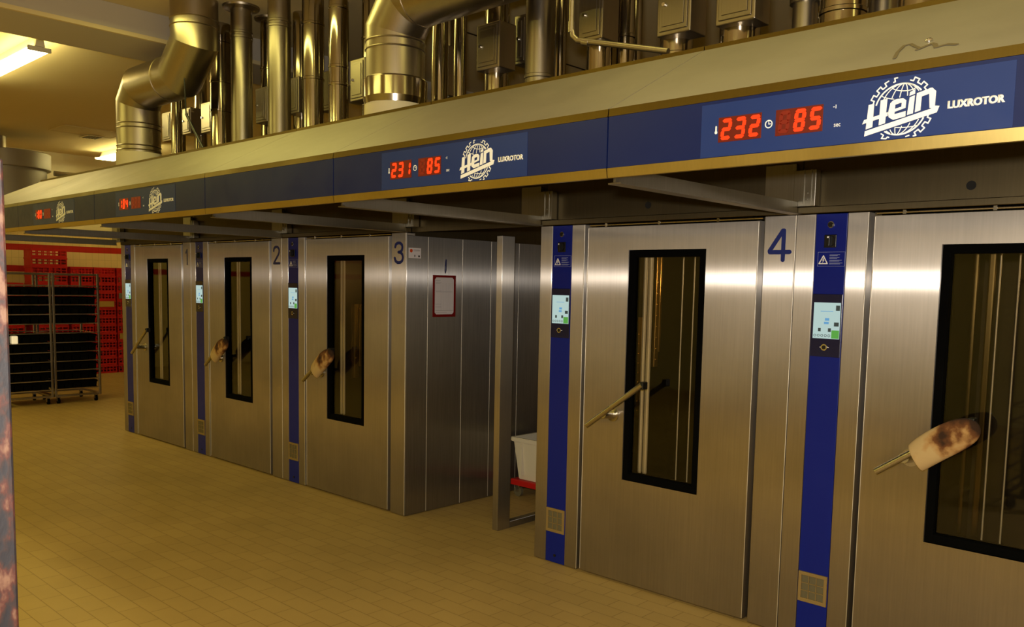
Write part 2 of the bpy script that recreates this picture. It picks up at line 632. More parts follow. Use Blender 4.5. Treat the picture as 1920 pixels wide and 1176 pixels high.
def frame_solid(mb, o, h, y0, y1, bev, bev_in=None):
    """flat slab o=(x0,x1,z0,z1) with a rectangular hole h, front at y0, rounded front arrises"""
    t = bmesh.new()

    def ring(r, y):
        x0, x1, z0, z1 = r
        return [t.verts.new(p) for p in ((x0, y, z0), (x1, y, z0), (x1, y, z1), (x0, y, z1))]
    of, hf, ob, hb = ring(o, y0), ring(h, y0), ring(o, y1), ring(h, y1)
    for i in range(4):
        j = (i + 1) % 4
        t.faces.new((of[i], of[j], hf[j], hf[i]))
        t.faces.new((ob[j], ob[i], hb[i], hb[j]))
        t.faces.new((of[j], of[i], ob[i], ob[j]))
        t.faces.new((hf[i], hf[j], hb[j], hb[i]))
    t.edges.ensure_lookup_table()
    fr_ = set(of + hf)
    ed = [e for e in t.edges if e.verts[0] in fr_ and e.verts[1] in fr_ and
          ((e.verts[0] in of and e.verts[1] in of) or (e.verts[0] in hf and e.verts[1] in hf))]
    if bev_in is None:
        bmesh.ops.bevel(t, geom=ed, offset=bev, segments=2, affect='EDGES', profile=0.6)
    else:
        eo = [e for e in ed if e.verts[0] in of]
        bmesh.ops.bevel(t, geom=eo, offset=bev, segments=2, affect='EDGES', profile=0.6)
    mb.merge(t)
    return mb


def make_oven(loc, label):
    t = thing('rack_oven', label, 'oven', loc, 0, 'row of rotary rack ovens')
    e = 0.0012
    # steel carcass: pillars each side of the blue strip, right pillar, lintel, side and back walls
    c = MB()
    c.bbox(e, SL, 0, 0.09, 0.004, HT, 0.004)
    c.bbox(SR, 0.3645, 0, 0.09, 0.004, HT, 0.004)
    c.obj('left_pillar', 'panel_steel', t)
    c = MB()
    c.bbox(1.561, WO - e, 0, 0.09, 0.004, HT, 0.004)
    c.obj('right_pillar', 'panel_steel', t)
    c = MB()
    c.box(0.003, 0.03, 0.091, 2.1, 0.004, 2.79)
    c.box(WO - 0.03, WO - 0.003, 0.091, 2.1, 0.004, 2.79)
    c.box(0.031, WO - 0.031, 2.06, 2.1, 0.004, 2.79)
    c.box(0.031, WO - 0.031, 0.1, 2.05, 2.74, 2.79)
    c.box(0.366, 0.40, 0.066, 0.16, 0.004, HT)          # door reveal, left
    c.box(1.525, 1.56, 0.066, 0.16, 0.004, HT)          # door reveal, right
    c.obj('carcass', 'dark_steel', t)
    for ex in (0.3625, WO - 0.003):  # thin beads added to draw the bright edge highlights
        MB().tube([(ex, -0.0002, 0.01), (ex, -0.0002, HT - 0.004)], 0.0028, 8).obj('edge_highlight', 'edge', t)
    # lintel with a dark slot and a hinge rod above the door
    c = MB()
    c.bbox(e, WO - e, -0.004, 0.05, HT + 0.002, HT + 0.036, 0.003)
    c.obj('lintel', 'dark_steel', t)
    c = MB()
    c.tube([(0.40, 0.005, HT - 0.010), (1.55, 0.005, HT - 0.010)], 0.0065, 10)
    for k in range(3):
        c.box(0.52 + k * 0.38, 0.535 + k * 0.38, -0.004, 0.01, HT - 0.02, HT)
    c.obj('hinge_rod', 'handle_steel', t)
    # chamber behind the door
    c = MB()
    c.box(0.42, 0.44, 0.17, 1.75, 0.10, 2.14)
    c.box(1.48, 1.50, 0.17, 1.75, 0.10, 2.14)
    c.box(0.44, 1.48, 1.73, 1.75, 0.10, 2.14)
    c.box(0.42, 1.50, 0.17, 1.75, 0.08, 0.10)
    c.box(0.42, 1.50, 0.17, 1.75, 2.14, 2.16)
    c.obj('baking_chamber', 'chamber', t)
    # heat outlets: perforated upright ducts along the chamber's left wall
    for (by, z0, z1) in ((0.46, 0.95, 1.62), (0.66, 1.28, 2.05)):
        c = MB()
        c.bbox(0.4405, 0.465, by, by + 0.045, z0, z1, 0.004)
        c.bbox(0.4405, 0.455, by + 0.06, by + 0.085, z0 + 0.1, z1, 0.004)
        for k in range(9):
            c.box(0.4655, 0.468, by + 0.012, by + 0.033, z0 + 0.05 + k * (z1 - z0 - 0.1) / 9, z0 + 0.056 + k * (z1 - z0 - 0.1) / 9)
        c.obj('heat_outlet', 'baffle', t)
    for rx in (0.86, 0.94):
        MB().tube([(rx, 0.35, 0.2), (rx, 0.35, 2.05)], 0.0045, 8).obj('steam_rod', 'strip_bright', t)
    # blue control strip
    p = MB().bbox(SL + 0.002, SR - 0.002, 0.001, 0.08, 0.004, HT - 0.003, 0.002).obj('control_panel', 'strip_blue', t)
    yb = 0.0005
    MB().bbox(SL + 0.004, SR - 0.004, -0.003, 0.0012, 1.485, 1.80, 0.002).obj('touch_panel', 'screen_bezel', p)
    c = MB()
    c.box(0.1165, 0.2515, -0.0055, -0.0032, 1.577, 1.757)
    c.obj('touch_screen', 'screen', p)
    c = MB()
    c.box(0.212, 0.2505, -0.0062, -0.0058, 1.579, 1.620)
    c.obj('start_button', 'screen_green', p)
    c = MB()
    c.box(0.176, 0.198, -0.0062, -0.0058, 1.667, 1.680)
    c.box(0.172, 0.196, -0.0062, -0.0058, 1.650, 1.661)
    c.box(0.152, 0.216, -0.0062, -0.0058, 1.7125, 1.7155)
    c.obj('screen_marking', 'screen_blue', p)
    for q in ((0.229, 0.249, 1.718, 1.744), (0.223, 0.247, 1.640, 1.660), (0.143, 0.157, 1.612, 1.630), (0.194, 0.209, 1.612, 1.630)):
        MB().box(q[0], q[1], -0.0062, -0.0058, q[2], q[3]).obj('screen_icon', 'screen_grey', p)
    c = MB()
    for k in range(5):
        c.stroke([(0.128 + k * 0.018 + 0.006 * math.cos(a * PI / 4), 1.592 + 0.006 * math.sin(a * PI / 4)) for a in range(8)], 0.0022, -0.0062, -0.0058, True, False)
    c.obj('button_row', 'screen_grey', p)
    c = MB()
    for rr, d0, d1 in ((0.0125, -0.006, 0.0),):
        c.tube([(0.181, d0, 2.143), (0.181, d1, 2.143)], 0.0165, 20)
    c.obj('signal_lamp_ring', 'chrome', p)
    MB().tube([(0.179, -0.009, 2.143), (0.179, -0.0035, 2.143)], 0.0125, 20).obj('signal_lamp', 'black_plastic', p)
    c = MB()
    c.bbox(0.150, 0.212, -0.006, 0.002, 2.030, 2.094, 0.003)
    c.tube([(0.181, -0.014, 2.062), (0.181, -0.004, 2.062)], 0.026, 24)
    c.bbox(0.173, 0.189, -0.032, -0.010, 2.036, 2.088, 0.003)
    c.obj('rotary_switch', 'black_plastic', p)
    MB().box(0.177, 0.185, -0.0335, -0.0325, 2.076, 2.084).obj('switch_pointer', 'white_print', p)
    # warning label: thin frame, triangle with a flash, four lines of small print
    c = MB()
    fx0, fx1, fz0, fz1 = 0.121, 0.257, 1.938, 2.008
    c.stroke([(fx0, fz0), (fx1, fz0), (fx1, fz1), (fx0, fz1)], 0.0014, -0.0004, yb + 0.001, True)
    for k, ww in enumerate((0.052, 0.05, 0.062, 0.066)):
        for q in range(2):
            c.box(0.180, 0.180 + ww - q * 0.012, -0.0004, yb + 0.001, 1.993 - k * 0.0135 - q * 0.0045, 1.9955 - k * 0.0135 - q * 0.0045)
    c.obj('warning_text', 'pale_print', p)
    c = MB()
    c.stroke([(0.128, 1.951), (0.170, 1.951), (0.149, 1.990)], 0.005, -0.0004, yb + 0.001, True)
    c.prism([(0.151, 1.980), (0.143, 1.966), (0.148, 1.966), (0.145, 1.955), (0.155, 1.969), (0.150, 1.969), (0.154, 1.980)], -0.0004, yb + 0.001)
    c.obj('warning_triangle', 'white_print', p)
    c = MB()
    c.tube([(0.178, -0.008, 1.533), (0.178, -0.0028, 1.533)], 0.016, 20)
    c.obj('key_switch', 'chrome', p)
    c = MB()
    c.tube([(0.178, -0.0095, 1.533), (0.178, -0.0081, 1.533)], 0.0105, 16)
    c.obj('key_slot', 'black_plastic', p)
    c = MB()
    for q in ((-1, 0.198), (1, 0.158)):
        c.box(q[1] - 0.003, q[1] + 0.004, -0.0038, -0.0031, 1.531, 1.535)
    c.obj('key_mark', 'white_print', p)
    # vent grille near the foot
    c = MB()
    frame_solid(c, (0.108, 0.258, 0.208, 0.366), (0.124, 0.242, 0.228, 0.348), -0.010, 0.002, 0.003)
    for k in (1, 2):
        c.box(0.124 + 0.118 * k / 3 - 0.0015, 0.124 + 0.118 * k / 3 + 0.0015, -0.008, -0.003, 0.228, 0.348)
        c.box(0.124, 0.242, -0.008, -0.003, 0.228 + 0.12 * k / 3 - 0.0015, 0.228 + 0.12 * k / 3 + 0.0015)
    v = c.obj('vent_grille', 'grille', p)
    MB().box(0.124, 0.242, -0.003, 0.0012, 0.228, 0.348).obj('filter_mat', 'grille_mesh', p)
    MB().tube([(0.181, -0.003, 0.052), (0.181, 0.002, 0.052)], 0.010, 16).obj('plug', 'black_plastic', p)
    # door with window
    c = MB()
    frame_solid(c, (DL, DR, 0.014, HD), (WL, WR, HWB, HWT), -0.004, 0.055, 0.002, 0)
    d = c.obj('door', 'door_steel', t)
    c = MB()
    frame_solid(c, (WL + 0.0015, WR - 0.0015, HWB + 0.0015, HWT - 0.0015), (WL + 0.042, WR - 0.042, HWB + 0.045, HWT - 0.042), -0.0032, 0.06, 0.010)
    c.obj('window_gasket', 'rubber', d)
    MB().box(WL + 0.02, WR - 0.02, 0.024, 0.030, HWB + 0.02, HWT - 0.02).obj('window_glass', 'glass', d)
    for ex in (DL + 0.003, DR - 0.003):  # beads added along the door sides for their bright edge highlights
        MB().tube([(ex, -0.0042, 0.02), (ex, -0.0042, HD - 0.006)], 0.0026, 8).obj('edge_highlight', 'edge', d)
    # strips added to draw the bright reflections in the left part of the glass
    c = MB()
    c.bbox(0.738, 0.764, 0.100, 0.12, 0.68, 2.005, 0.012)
    c.obj('reflection_strip', 'strip_bright', t)
    MB().bbox(0.771, 0.803, 0.100, 0.12, 0.68, 2.005, 0.012).obj('reflection_strip', 'strip_bright', t)
    # handle: slanting bar on a stub
    c = MB()
    c.tube([(0.504, -0.110, 0.969), (0.900, -0.110, 1.256)], 0.0165, 16)
    hd = c.obj('handle_bar', 'handle_steel', d)
    c = MB()
    c.tube([(0.624, -0.004, 1.040), (0.624, -0.110, 1.052)], 0.024, 20)
    c.tube([(0.624, -0.0045, 1.040), (0.624, -0.014, 1.040)], 0.042, 24)
    c.obj('handle_stub', 'handle_steel', d)
    c = MB()
    c.bbox(0.884, 0.912, -0.118, -0.070, 1.228, 1.272, 0.004)
    c.obj('handle_catch', 'black_plastic', d)
    return t


DIGIT = {
    1: [[(-0.022, 0.045), (0.008, 0.074), (0.008, -0.074)]],
    2: [[(-0.047, 0.040), (-0.042, 0.058), (-0.028, 0.071), (-0.006, 0.075), (0.020, 0.073), (0.038, 0.060), (0.045, 0.042), (0.041, 0.022), (0.028, 0.003),
         (-0.020, -0.045), (-0.047, -0.072), (0.050, -0.072)]],
    3: [[(-0.045, 0.045), (-0.038, 0.064), (-0.015, 0.075), (0.014, 0.074), (0.036, 0.060), (0.042, 0.040), (0.036, 0.020), (0.018, 0.007), (-0.006, 0.005)],
        [(-0.006, 0.005), (0.022, 0.002), (0.042, -0.014), (0.048, -0.036), (0.040, -0.060), (0.016, -0.074), (-0.014, -0.075), (-0.040, -0.062), (-0.050, -0.040)]],
    4: [[(0.020, -0.076), (0.020, 0.074), (0.014, 0.074), (-0.055, -0.030), (-0.053, -0.036), (0.055, -0.036)]],
}
oven_place = ['leftmost steel oven marked 1, its bare slanting handle beside a narrow window',
              'steel oven marked 2, between ovens 1 and 3, with a scorched mitt on its handle',
              'steel oven marked 3 with panelled right side carrying a red-framed notice',
              'steel oven marked 4 with blue control strip and bare slanting handle',
              'nearest steel oven at right edge, right of number 4, door window cut by the frame']
ovens = [make_oven((XO[0], 0, 0), oven_place[0])]
for i in range(1, 5):
    ovens.append(dup(ovens[0], (XO[i], 0, 0), oven_place[i]))
for ch in list(ovens[4].children):          # the nearest glass gets no bright reflection strips
    if ch.name.startswith('reflection_strip'):
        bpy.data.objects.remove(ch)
for sx, w in ((0.80, 0.02), (0.86, 0.03)):  # dull strips added for its faint glass reflections
    MB().bbox(sx, sx + w, 0.14, 0.16, 0.68, 2.005, 0.008).obj('reflection_strip', 'dark_steel', ovens[4])
for i in range(4):
    c = MB()
    for st in DIGIT[i + 1]:
        c.stroke([(1.650 + x, 2.047 + z) for x, z in st], 0.0225, -0.0012, 0.0006)
    c.obj('number_mark', 'number_blue', ovens[i])
# oven 3: sheet panels on its open right side
ys = [0.003, 0.219, 0.588, 0.919, 1.26, 1.62, 2.1]
for k in range(6):
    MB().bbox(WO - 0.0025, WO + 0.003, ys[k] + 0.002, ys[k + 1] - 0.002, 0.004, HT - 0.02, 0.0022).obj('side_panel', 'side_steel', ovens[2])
    if k:  # bead added as the bright highlight along each sheet joint
        MB().tube([(WO + 0.0025, ys[k], 0.01), (WO + 0.0025, ys[k], HT - 0.025)], 0.0024, 8).obj('edge_highlight', 'edge', ovens[2])

# ------------------------------------------------------------------ oven mitts


def make_mitt(loc, ang, label, droop=0.0, scale=1.0):
    """cotton mitt; local x from cuff to tip, local z across, thickness in y"""
    b_ = bmesh.new()
    stations = [(0.00, 0.066, 0.034, -0.004), (0.05, 0.070, 0.037, 0), (0.12, 0.073, 0.038, 0.002), (0.19, 0.072, 0.037, 0.003),
                (0.25, 0.068, 0.035, 0.003), (0.295, 0.056, 0.030, 0.002), (0.322, 0.036, 0.022, 0.001), (0.333, 0.012, 0.009, 0)]
    seg = 24
    rings = []
    for s, hw, th, zc in stations:
        ring = []
        for k in range(seg):
            a = 2 * PI * k / seg
            wob = 1 + 0.05 * math.sin(3 * a + 14 * s)
            skew = 0.10 * hw * math.cos(a) if s < 0.01 else 0
            ring.append(b_.verts.new((s * 0.95 * scale + skew * 0.8, th * math.sin(a) * wob, (zc + droop * s * s + hw * math.cos(a) * wob) * scale)))
        rings.append(ring)
    for q in range(len(rings) - 1):
        for k in range(seg):
            j = (k + 1) % seg
            f = b_.faces.new((rings[q][k], rings[q][j], rings[q + 1][j], rings[q + 1][k]))
            f.smooth = True
    b_.faces.new(rings[-1])
    # cuff folds back inside
    inner = [b_.verts.new((0.06 * scale, v.co.y * 0.86, v.co.z * 0.9)) for v in rings[0]]
    lip = [b_.verts.new((v.co.x, v.co.y * 0.88, v.co.z * 0.92)) for v in rings[0]]
    for k in range(seg):
        j = (k + 1) % seg
        b_.faces.new((rings[0][j], rings[0][k], lip[k], lip[j]))
        b_.faces.new((lip[j], lip[k], inner[k], inner[j]))
    mb = MB()
    mb.merge(b_)
    for f in mb.bm.faces:
        f.smooth = True
    o = mb.obj('oven_mitt', 'mitt', None, loc)
    o.rotation_euler = (0, -ang, 0)
    md = o.modifiers.new('soft', 'SUBSURF')
    md.levels = md.render_levels = 2
    return tag(o, label, 'oven mitt', 'oven mitts hung on door handles')


ang = math.atan2(0.287, 0.396)
for i, u, lab, dr in ((1, 0.672, 'scorched oven mitt on the handle of oven 2', -0.2),
                      (2, 0.676, 'scorched oven mitt on the handle of oven 3', -0.1),
                      (4, 0.672, 'large scorched cream mitt on the handle of the nearest oven at right', 0.0)):
    z = 0.969 + (u - 0.504) * 0.7247 - 0.030
    make_mitt((XO[i] + u, -0.110, z), ang, lab, dr)

# ------------------------------------------------------------------ canopy hood over the ovens
YP = -1.608
ZB, ZT = 2.216, 2.468
YR, ZR = -0.957, 2.813
SEG7 = {'0': 'abcdef', '1': 'bc', '2': 'abged', '3': 'abgcd', '4': 'fgbc', '5': 'afgcd', '8': 'abcdefg', ' ': '', '9': 'abcdfg'}


def digit_segments(x, z, w, h, t):
    """corner-cut seven-segment bars of a digit with its foot at (x, z)"""
    sh = lambda px, pz: (px + 0.10 * (pz - z), pz)
    g = 0.0012
    zm = z + h / 2
    s = {}

    def hbar(zc):
        return [(x + g, zc), (x + t / 2 + g, zc + t / 2), (x + w - t / 2 - g, zc + t / 2), (x + w - g, zc), (x + w - t / 2 - g, zc - t / 2), (x + t / 2 + g, zc - t / 2)]

    def vbar(xc, a, b_):
        return [(xc, a + g), (xc + t / 2, a + t / 2 + g), (xc + t / 2, b_ - t / 2 - g), (xc, b_ - g), (xc - t / 2, b_ - t / 2 - g), (xc - t / 2, a + t / 2 + g)]
    ins = t / 2
    s['d'] = hbar(z + ins)
    s['g'] = hbar(zm)
    s['a'] = hbar(z + h - ins)
    s['f'] = vbar(x + ins, zm, z + h - ins)
    s['b'] = vbar(x + w - ins, zm, z + h - ins)
    s['e'] = vbar(x + ins, z + ins, zm)
    s['c'] = vbar(x + w - ins, z + ins, zm)
    return {k: [sh(*q) for q in v] for k, v in s.items()}


LETTERS = [
    [(0.9544, 2.359), (0.9704, 2.361), (0.9684, 2.294), (0.9494, 2.289)],
    [(0.9384, 2.305), (0.9434, 2.317), (1.0104, 2.332), (1.0104, 2.321), (0.9504, 2.308)],
    [(0.9884, 2.368), (1.0074, 2.370), (1.0044, 2.301), (0.9864, 2.297)],
    [(1.0134, 2.340), (1.0164, 2.356), (1.0234, 2.363), (1.0300, 2.365), (1.0304, 2.345), (1.0294, 2.323), (1.0234, 2.313), (1.0134, 2.318), (1.0114, 2.329)],
    [(1.0234, 2.363), (1.0354, 2.366), (1.0514, 2.366), (1.0604, 2.359), (1.0594, 2.351), (1.0454, 2.354), (1.0294, 2.350)],
    [(1.0484, 2.355), (1.0604, 2.359), (1.0594, 2.338), (1.0474, 2.335)],
    [(1.0274, 2.338), (1.0590, 2.345), (1.0594, 2.338), (1.0284, 2.330)],
    [(1.0294, 2.3235), (1.0604, 2.329), (1.0604, 2.314), (1.0264, 2.308), (1.0134, 2.317)],
    [(1.0694, 2.366), (1.0834, 2.370), (1.0804, 2.320), (1.0644, 2.317)],
    [(1.0694, 2.380), (1.0834, 2.387), (1.0834, 2.374), (1.0684, 2.370)],
    [(1.0884, 2.375), (1.1024, 2.378), (1.1004, 2.326), (1.0854, 2.322)],
    [(1.1014, 2.378), (1.1284, 2.385), (1.1394, 2.374), (1.1384, 2.362), (1.1214, 2.369), (1.1024, 2.364)],
    [(1.1214, 2.371), (1.1394, 2.374), (1.1384, 2.334), (1.1244, 2.330)],
    [(1.1244, 2.330), (1.1304, 2.342), (1.1384, 2.334), (1.1324, 2.327)],
    [(0.9474, 2.284), (1.1324, 2.328), (1.1384, 2.334), (1.1504, 2.332), (1.1444, 2.315), (0.9464, 2.269)]]


def logo(mb, x0, y):
    """white emblem: broken gear rim, globe with meridians, slanting script over a sweeping bar"""
    y0, y1 = y, y + 0.0008
    cx, cz = x0 + 1.045, 2.336
    for k, p in enumerate(LETTERS):      # overlapping strokes step forward by a few hundredths of a millimetre
        mb.prism([(x0 + q[0], q[1]) for q in p], y0 - 0.0004 - 0.00004 * k, y1)
    # gear rim, open where the lettering and the board edges cut it
    R0, R1 = 0.0815, 0.0915
    step = math.radians(18)
    for a0, a1 in ((27, 73), (98, 106), (114, 164), (-64, -14), (-76, -70), (-128, -110)):
        lo, hi = math.radians(a0), math.radians(a1)
        up_ = lambda an: ((an + 7) % step) / step > 0.5
        pts = []
        n = 240
        prev = R1 if up_(lo) else R0
        pts.append((cx + prev * math.cos(lo), cz + prev * math.sin(lo)))
        for k in range(1, n + 1):
            an = lo + (hi - lo) * k / n
            rr = R1 if up_(an) else R0
            if rr != prev or k == n:
                pts.append((cx + prev * math.cos(an), cz + prev * math.sin(an)))
                if rr != prev:
                    pts.append((cx + rr * math.cos(an), cz + rr * math.sin(an)))
            prev = rr
        pts = [(px, min(2.4255, max(2.2565, pz))) for px, pz in pts]
        mb.stroke(pts, 0.0036, y0, y1, False, True)
    R = 0.0715

    def inside(px, pz):
        s = (pz - cz) - 0.245 * (px - cx)
        return s > (0.034 if px < cx - 0.01 else 0.031) or s < -0.046

    def line(pts, w):
        run = []
        for p in pts + [None]:
            if p is not None and inside(*p) and (p[0] - cx) ** 2 + (p[1] - cz) ** 2 <= (R + 0.002) ** 2:
                run.append(p)
            else:
                if len(run) > 1:
                    mb.stroke(run, w, y0, y1, False, False)
                run = []
    line([(cx + R * math.cos(2 * PI * k / 72), cz + R * math.sin(2 * PI * k / 72)) for k in range(73)], 0.0042)
    tilt = -0.12

    def rot(px, pz):
        return (cx + px * math.cos(tilt) - pz * math.sin(tilt), cz + px * math.sin(tilt) + pz * math.cos(tilt))
    for f in (-0.78, -0.45, -0.12, 0.22, 0.55, 0.84):
        line([rot(R * f * math.cos(-PI / 2 + PI * k / 40), R * math.sin(-PI / 2 + PI * k / 40)) for k in range(41)], 0.0024)
    for lat in (-0.88, -0.55, 0.55, 0.88):
        line([rot(R * math.sqrt(1 - lat * lat) * math.sin(-PI / 2 + PI * k / 40),
                  R * lat - 0.012 * math.cos(-PI / 2 + PI * k / 40)) for k in range(41)], 0.0024)


def canopy(x0, x1, label, temp=None, secs=None, left_end=False, hole=True):
    t = thing('oven_hood', label, 'hood', ((x0 + x1) / 2, YP, ZB), 0, 'oven canopy hood sections')
    off = Vector(((x0 + x1) / 2, YP, ZB))
    e = 0.0022
    L = (-off.x, -off.y, -off.z)

    def fin(mb, name, m_, par=t):
        o = mb.obj(name, m_, par)
        if par is t:
            o.location = L
        return o
    xa, xb = x0 + e, x1 - e
    # sloping top sheet, folded from a 4 mm plate
    sl = MB()
    xt = xa + (0.42 if left_end else 0)
    xbot = xa - (0.10 if left_end else 0)
    n_ = Vector((0, -0.468, 0.884)) * 0.004
    a = [Vector((xbot, YP + 0.002, ZT)), Vector((xb, YP + 0.002, ZT)), Vector((xb, YR, ZR)), Vector((xt, YR, ZR))]
    v0 = [sl.bm.verts.new(p) for p in a]
    v1 = [sl.bm.verts.new(p - n_) for p in a]
    sl.bm.faces.new(v0)
    sl.bm.faces.new(list(reversed(v1)))
    for i in range(4):
        j = (i + 1) % 4
        sl.bm.faces.new((v0[j], v0[i], v1[i], v1[j]))
    fin(sl, 'sloping_panel', 'hood_steel')
    fin(MB().box(xt, xb, YR + 0.0065, 0.9, ZR + 0.014, ZR + 0.018), 'roof_sheet', 'dark_steel')
    # upturned lip behind the slope
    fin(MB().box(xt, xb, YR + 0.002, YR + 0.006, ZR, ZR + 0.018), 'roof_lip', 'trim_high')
    # fascia: steel carrier with two bright trims and the blue board
    fin(MB().box(xbot, xb, YP + 0.012, YP + 0.02, ZB + 0.004, ZT - 0.004), 'fascia_carrier', 'edge')
    up = MB()
    up.prism([(0, 0), (1, 0), (1, 1), (0, 1)], 0, 1) if False else None
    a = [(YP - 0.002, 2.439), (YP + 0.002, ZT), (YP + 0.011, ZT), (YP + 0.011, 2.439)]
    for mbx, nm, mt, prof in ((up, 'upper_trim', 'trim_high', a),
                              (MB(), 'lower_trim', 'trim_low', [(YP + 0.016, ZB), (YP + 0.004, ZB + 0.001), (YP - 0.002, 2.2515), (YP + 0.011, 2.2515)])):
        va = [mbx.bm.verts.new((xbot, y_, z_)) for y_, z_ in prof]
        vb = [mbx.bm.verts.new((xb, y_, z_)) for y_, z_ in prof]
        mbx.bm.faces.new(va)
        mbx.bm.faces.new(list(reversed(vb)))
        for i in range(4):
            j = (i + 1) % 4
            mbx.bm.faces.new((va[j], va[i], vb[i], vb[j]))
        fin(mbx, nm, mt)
    fin(MB().box(xbot + 0.001, xb - 0.001, YP, YP + 0.011, 2.2525, 2.4385), 'fascia_board', 'blue')
    # back board above the oven doors, with a round knock-out
    fin(MB().box(xa, xb, 0.052, 0.060, HT + 0.004 if temp is None else HT + 0.038, 2.80), 'back_board', 'dark_steel')
    if hole:
        fin(MB().tube([(x0 + 0.79, 0.0505, 2.300), (x0 + 0.79, 0.0518, 2.300)], 0.021, 20), 'knock_out', 'spot')
    # support beam along the left edge: web with a bottom flange, and its bracket over the oven joint
    be = MB()
    be.box(x0 - 0.006, x0 + 0.006, YP + 0.05, -0.012, 2.206, 2.262)
    be.box(x0 - 0.030, x0 + 0.030, YP + 0.05, -0.012, 2.199, 2.205)
    fin(be, 'support_beam', 'beam_steel')
    br_ = MB()
    br_.bbox(x0 - 0.02, x0 + 0.095, -0.010, 0.045, HT + 0.038, 2.42, 0.003)
    br_.bbox(x0 - 0.19, x0 - 0.022, 0.015, 0.045, HT + 0.038, 2.46, 0.003)
    br_.box(x0 + 0.030, x0 + 0.037, -0.016, -0.010, HT + 0.05, 2.42)
    br_.box(x0 + 0.070, x0 + 0.075, -0.016, -0.010, HT + 0.05, 2.42)
    for k in range(2):
        br_.tube([(x0 + 0.052, -0.016, 2.275 + k * 0.03), (x0 + 0.052, -0.010, 2.275 + k * 0.03)], 0.006, 10)
    fin(br_, 'beam_bracket', 'beam_steel')
    if temp is None:
        return t
    # display board: film, two lamp windows, symbols, emblem, lettering
    yf = YP - 0.0012
    f = fin(MB().bbox(x0 + 0.395, x0 + 1.335, yf, YP - 0.0001, 2.2535, 2.428, 0.0005), 'display_film', 'film_blue')
    k_ = lambda mb, nm, mt: mb.obj(nm, mt, f)
    for wx0, wx1, txt, nm in ((x0 + 0.461, x0 + 0.616, temp, 'temperature_display'), (x0 + 0.664, x0 + 0.818, secs, 'time_display')):
        k_(MB().bbox(wx0, wx1, yf - 0.0016, yf - 0.0001, 2.299, 2.380, 0.0005), nm, 'led_back')
        for k, ch in enumerate(txt):
            ss = digit_segments(wx0 + 0.0075 + k * 0.0505, 2.306, 0.0375, 0.0685, 0.0125)
            g_ = MB()
            for s_, poly in ss.items():
                if ch == ' ' or s_ in SEG7[ch]:
                    g_.prism(poly, yf - 0.0024, yf - 0.0017)
            k_(g_, 'unlit_digit' if ch == ' ' else 'lit_digit', 'led_off' if ch == ' ' else 'led_on')
    c = MB()
    c.stroke([(x0 + 0.6405 + 0.0115 * math.cos(2 * PI * k / 24), 2.340 + 0.0115 * math.sin(2 * PI * k / 24)) for k in range(24)], 0.0032, yf - 0.0008, yf - 0.0001, True, False)
    c.stroke([(x0 + 0.6405, 2.349), (x0 + 0.6405, 2.340), (x0 + 0.648, 2.340)], 0.0022, yf - 0.0008, yf - 0.0001)
    k_(c, 'clock_symbol', 'white_print')
    c = MB()
    c.stroke([(x0 + 0.452, 2.335), (x0 + 0.452, 2.352)], 0.0055, yf - 0.0008, yf - 0.0001)
    c.stroke([(x0 + 0.452, 2.333), (x0 + 0.452, 2.334)], 0.010, yf - 0.0008, yf - 0.0001)
    k_(c, 'thermometer_symbol', 'white_print')
    c = MB()
    text_into(c, 'sec', x0 + 0.853, x0 + 0.873, 2.3075, 2.3165, yf - 0.0007, 0.0)
    c.box(x0 + 0.8555, x0 + 0.8575, yf - 0.0007, yf - 0.0001, 2.362, 2.373)
    c.box(x0 + 0.8480, x0 + 0.8525, yf - 0.0007, yf - 0.0001, 2.366, 2.368)
    k_(c, 'unit_lettering', 'white_print')
    c = MB()
    logo(c, x0, yf - 0.0009)
    k_(c, 'emblem', 'white_print')
    c = MB()
    for dx_ in (0.0, 0.0009, 0.0018):       # heavy lettering: the same word set three times, a millimetre apart
        text_into(c, 'LUXROTOR', x0 + 1.171 + dx_, x0 + 1.312 + dx_, 2.321, 2.3425, yf - 0.0008 - dx_ * 0.03, 0.035)
    k_(c, 'model_lettering', 'white_print')
    return t


canopy(-0.10, XO[1], 'farthest hood section at left end of the blue-banded canopy, over oven 1', '180', '   ', left_end=True)
canopy(XO[1], XO[2], 'hood section over oven 2, with small red display at the far left', '180', '   ')
canopy(XO[2], XO[2] + WO, 'hood section over oven 3, red display reading only its left window', '184', '   ')
canopy(XO[2] + WO, XO[3], 'blank blue hood section without display, over the passage between ovens 3 and 4', hole=False)
canopy(XO[3], XO[4], 'hood section over oven 4 with red display 231 and 85', '231', ' 85')
canopy(XO[4], XO[4] + WO, 'nearest hood section at right with red display 232 and 85', '232', ' 85')

# greasy smear left on the slope of the nearest hood section
near = bpy.data.objects['oven_hood.005']
sm = MB()
for pts, w in ((((9.300, 0.060), (9.286, 0.130), (9.283, 0.200), (9.300, 0.205), (9.325, 0.165), (9.350, 0.130)), 0.011), (((9.345, 0.120), (9.372, 0.165), (9.385, 0.150), (9.400, 0.110), (9.425, 0.125), (9.455, 0.105)), 0.014)):
    sm.stroke(pts, w, 0.0, 0.0004, False, True)
sl_d = Vector((0, YR - YP, ZR - ZT)).normalized()
for v in sm.bm.verts:
    v.co = Vector((v.co.x, YP, ZT)) + sl_d * v.co.z + Vector((0, -0.468, 0.884)) * (0.0012 - v.co.y)
o = sm.obj('grease_smear', 'smear', near)
o.location = -Vector(near.location)
bp_ = Vector((9.352, YP, ZT)) + sl_d * 0.205
bl = MB().lathe([(0.011, 0.0), (0.011, 0.004), (0.007, 0.008), (0.0005, 0.009)], (0, 0, 0), 16).obj('bright_spot', 'chrome', near)  # small chrome dome added for a bright spot beside the smear
bl.location = bp_ - Vector(near.location)
bl.rotation_euler = (math.atan2(ZR - ZT, YR - YP), 0, 0)

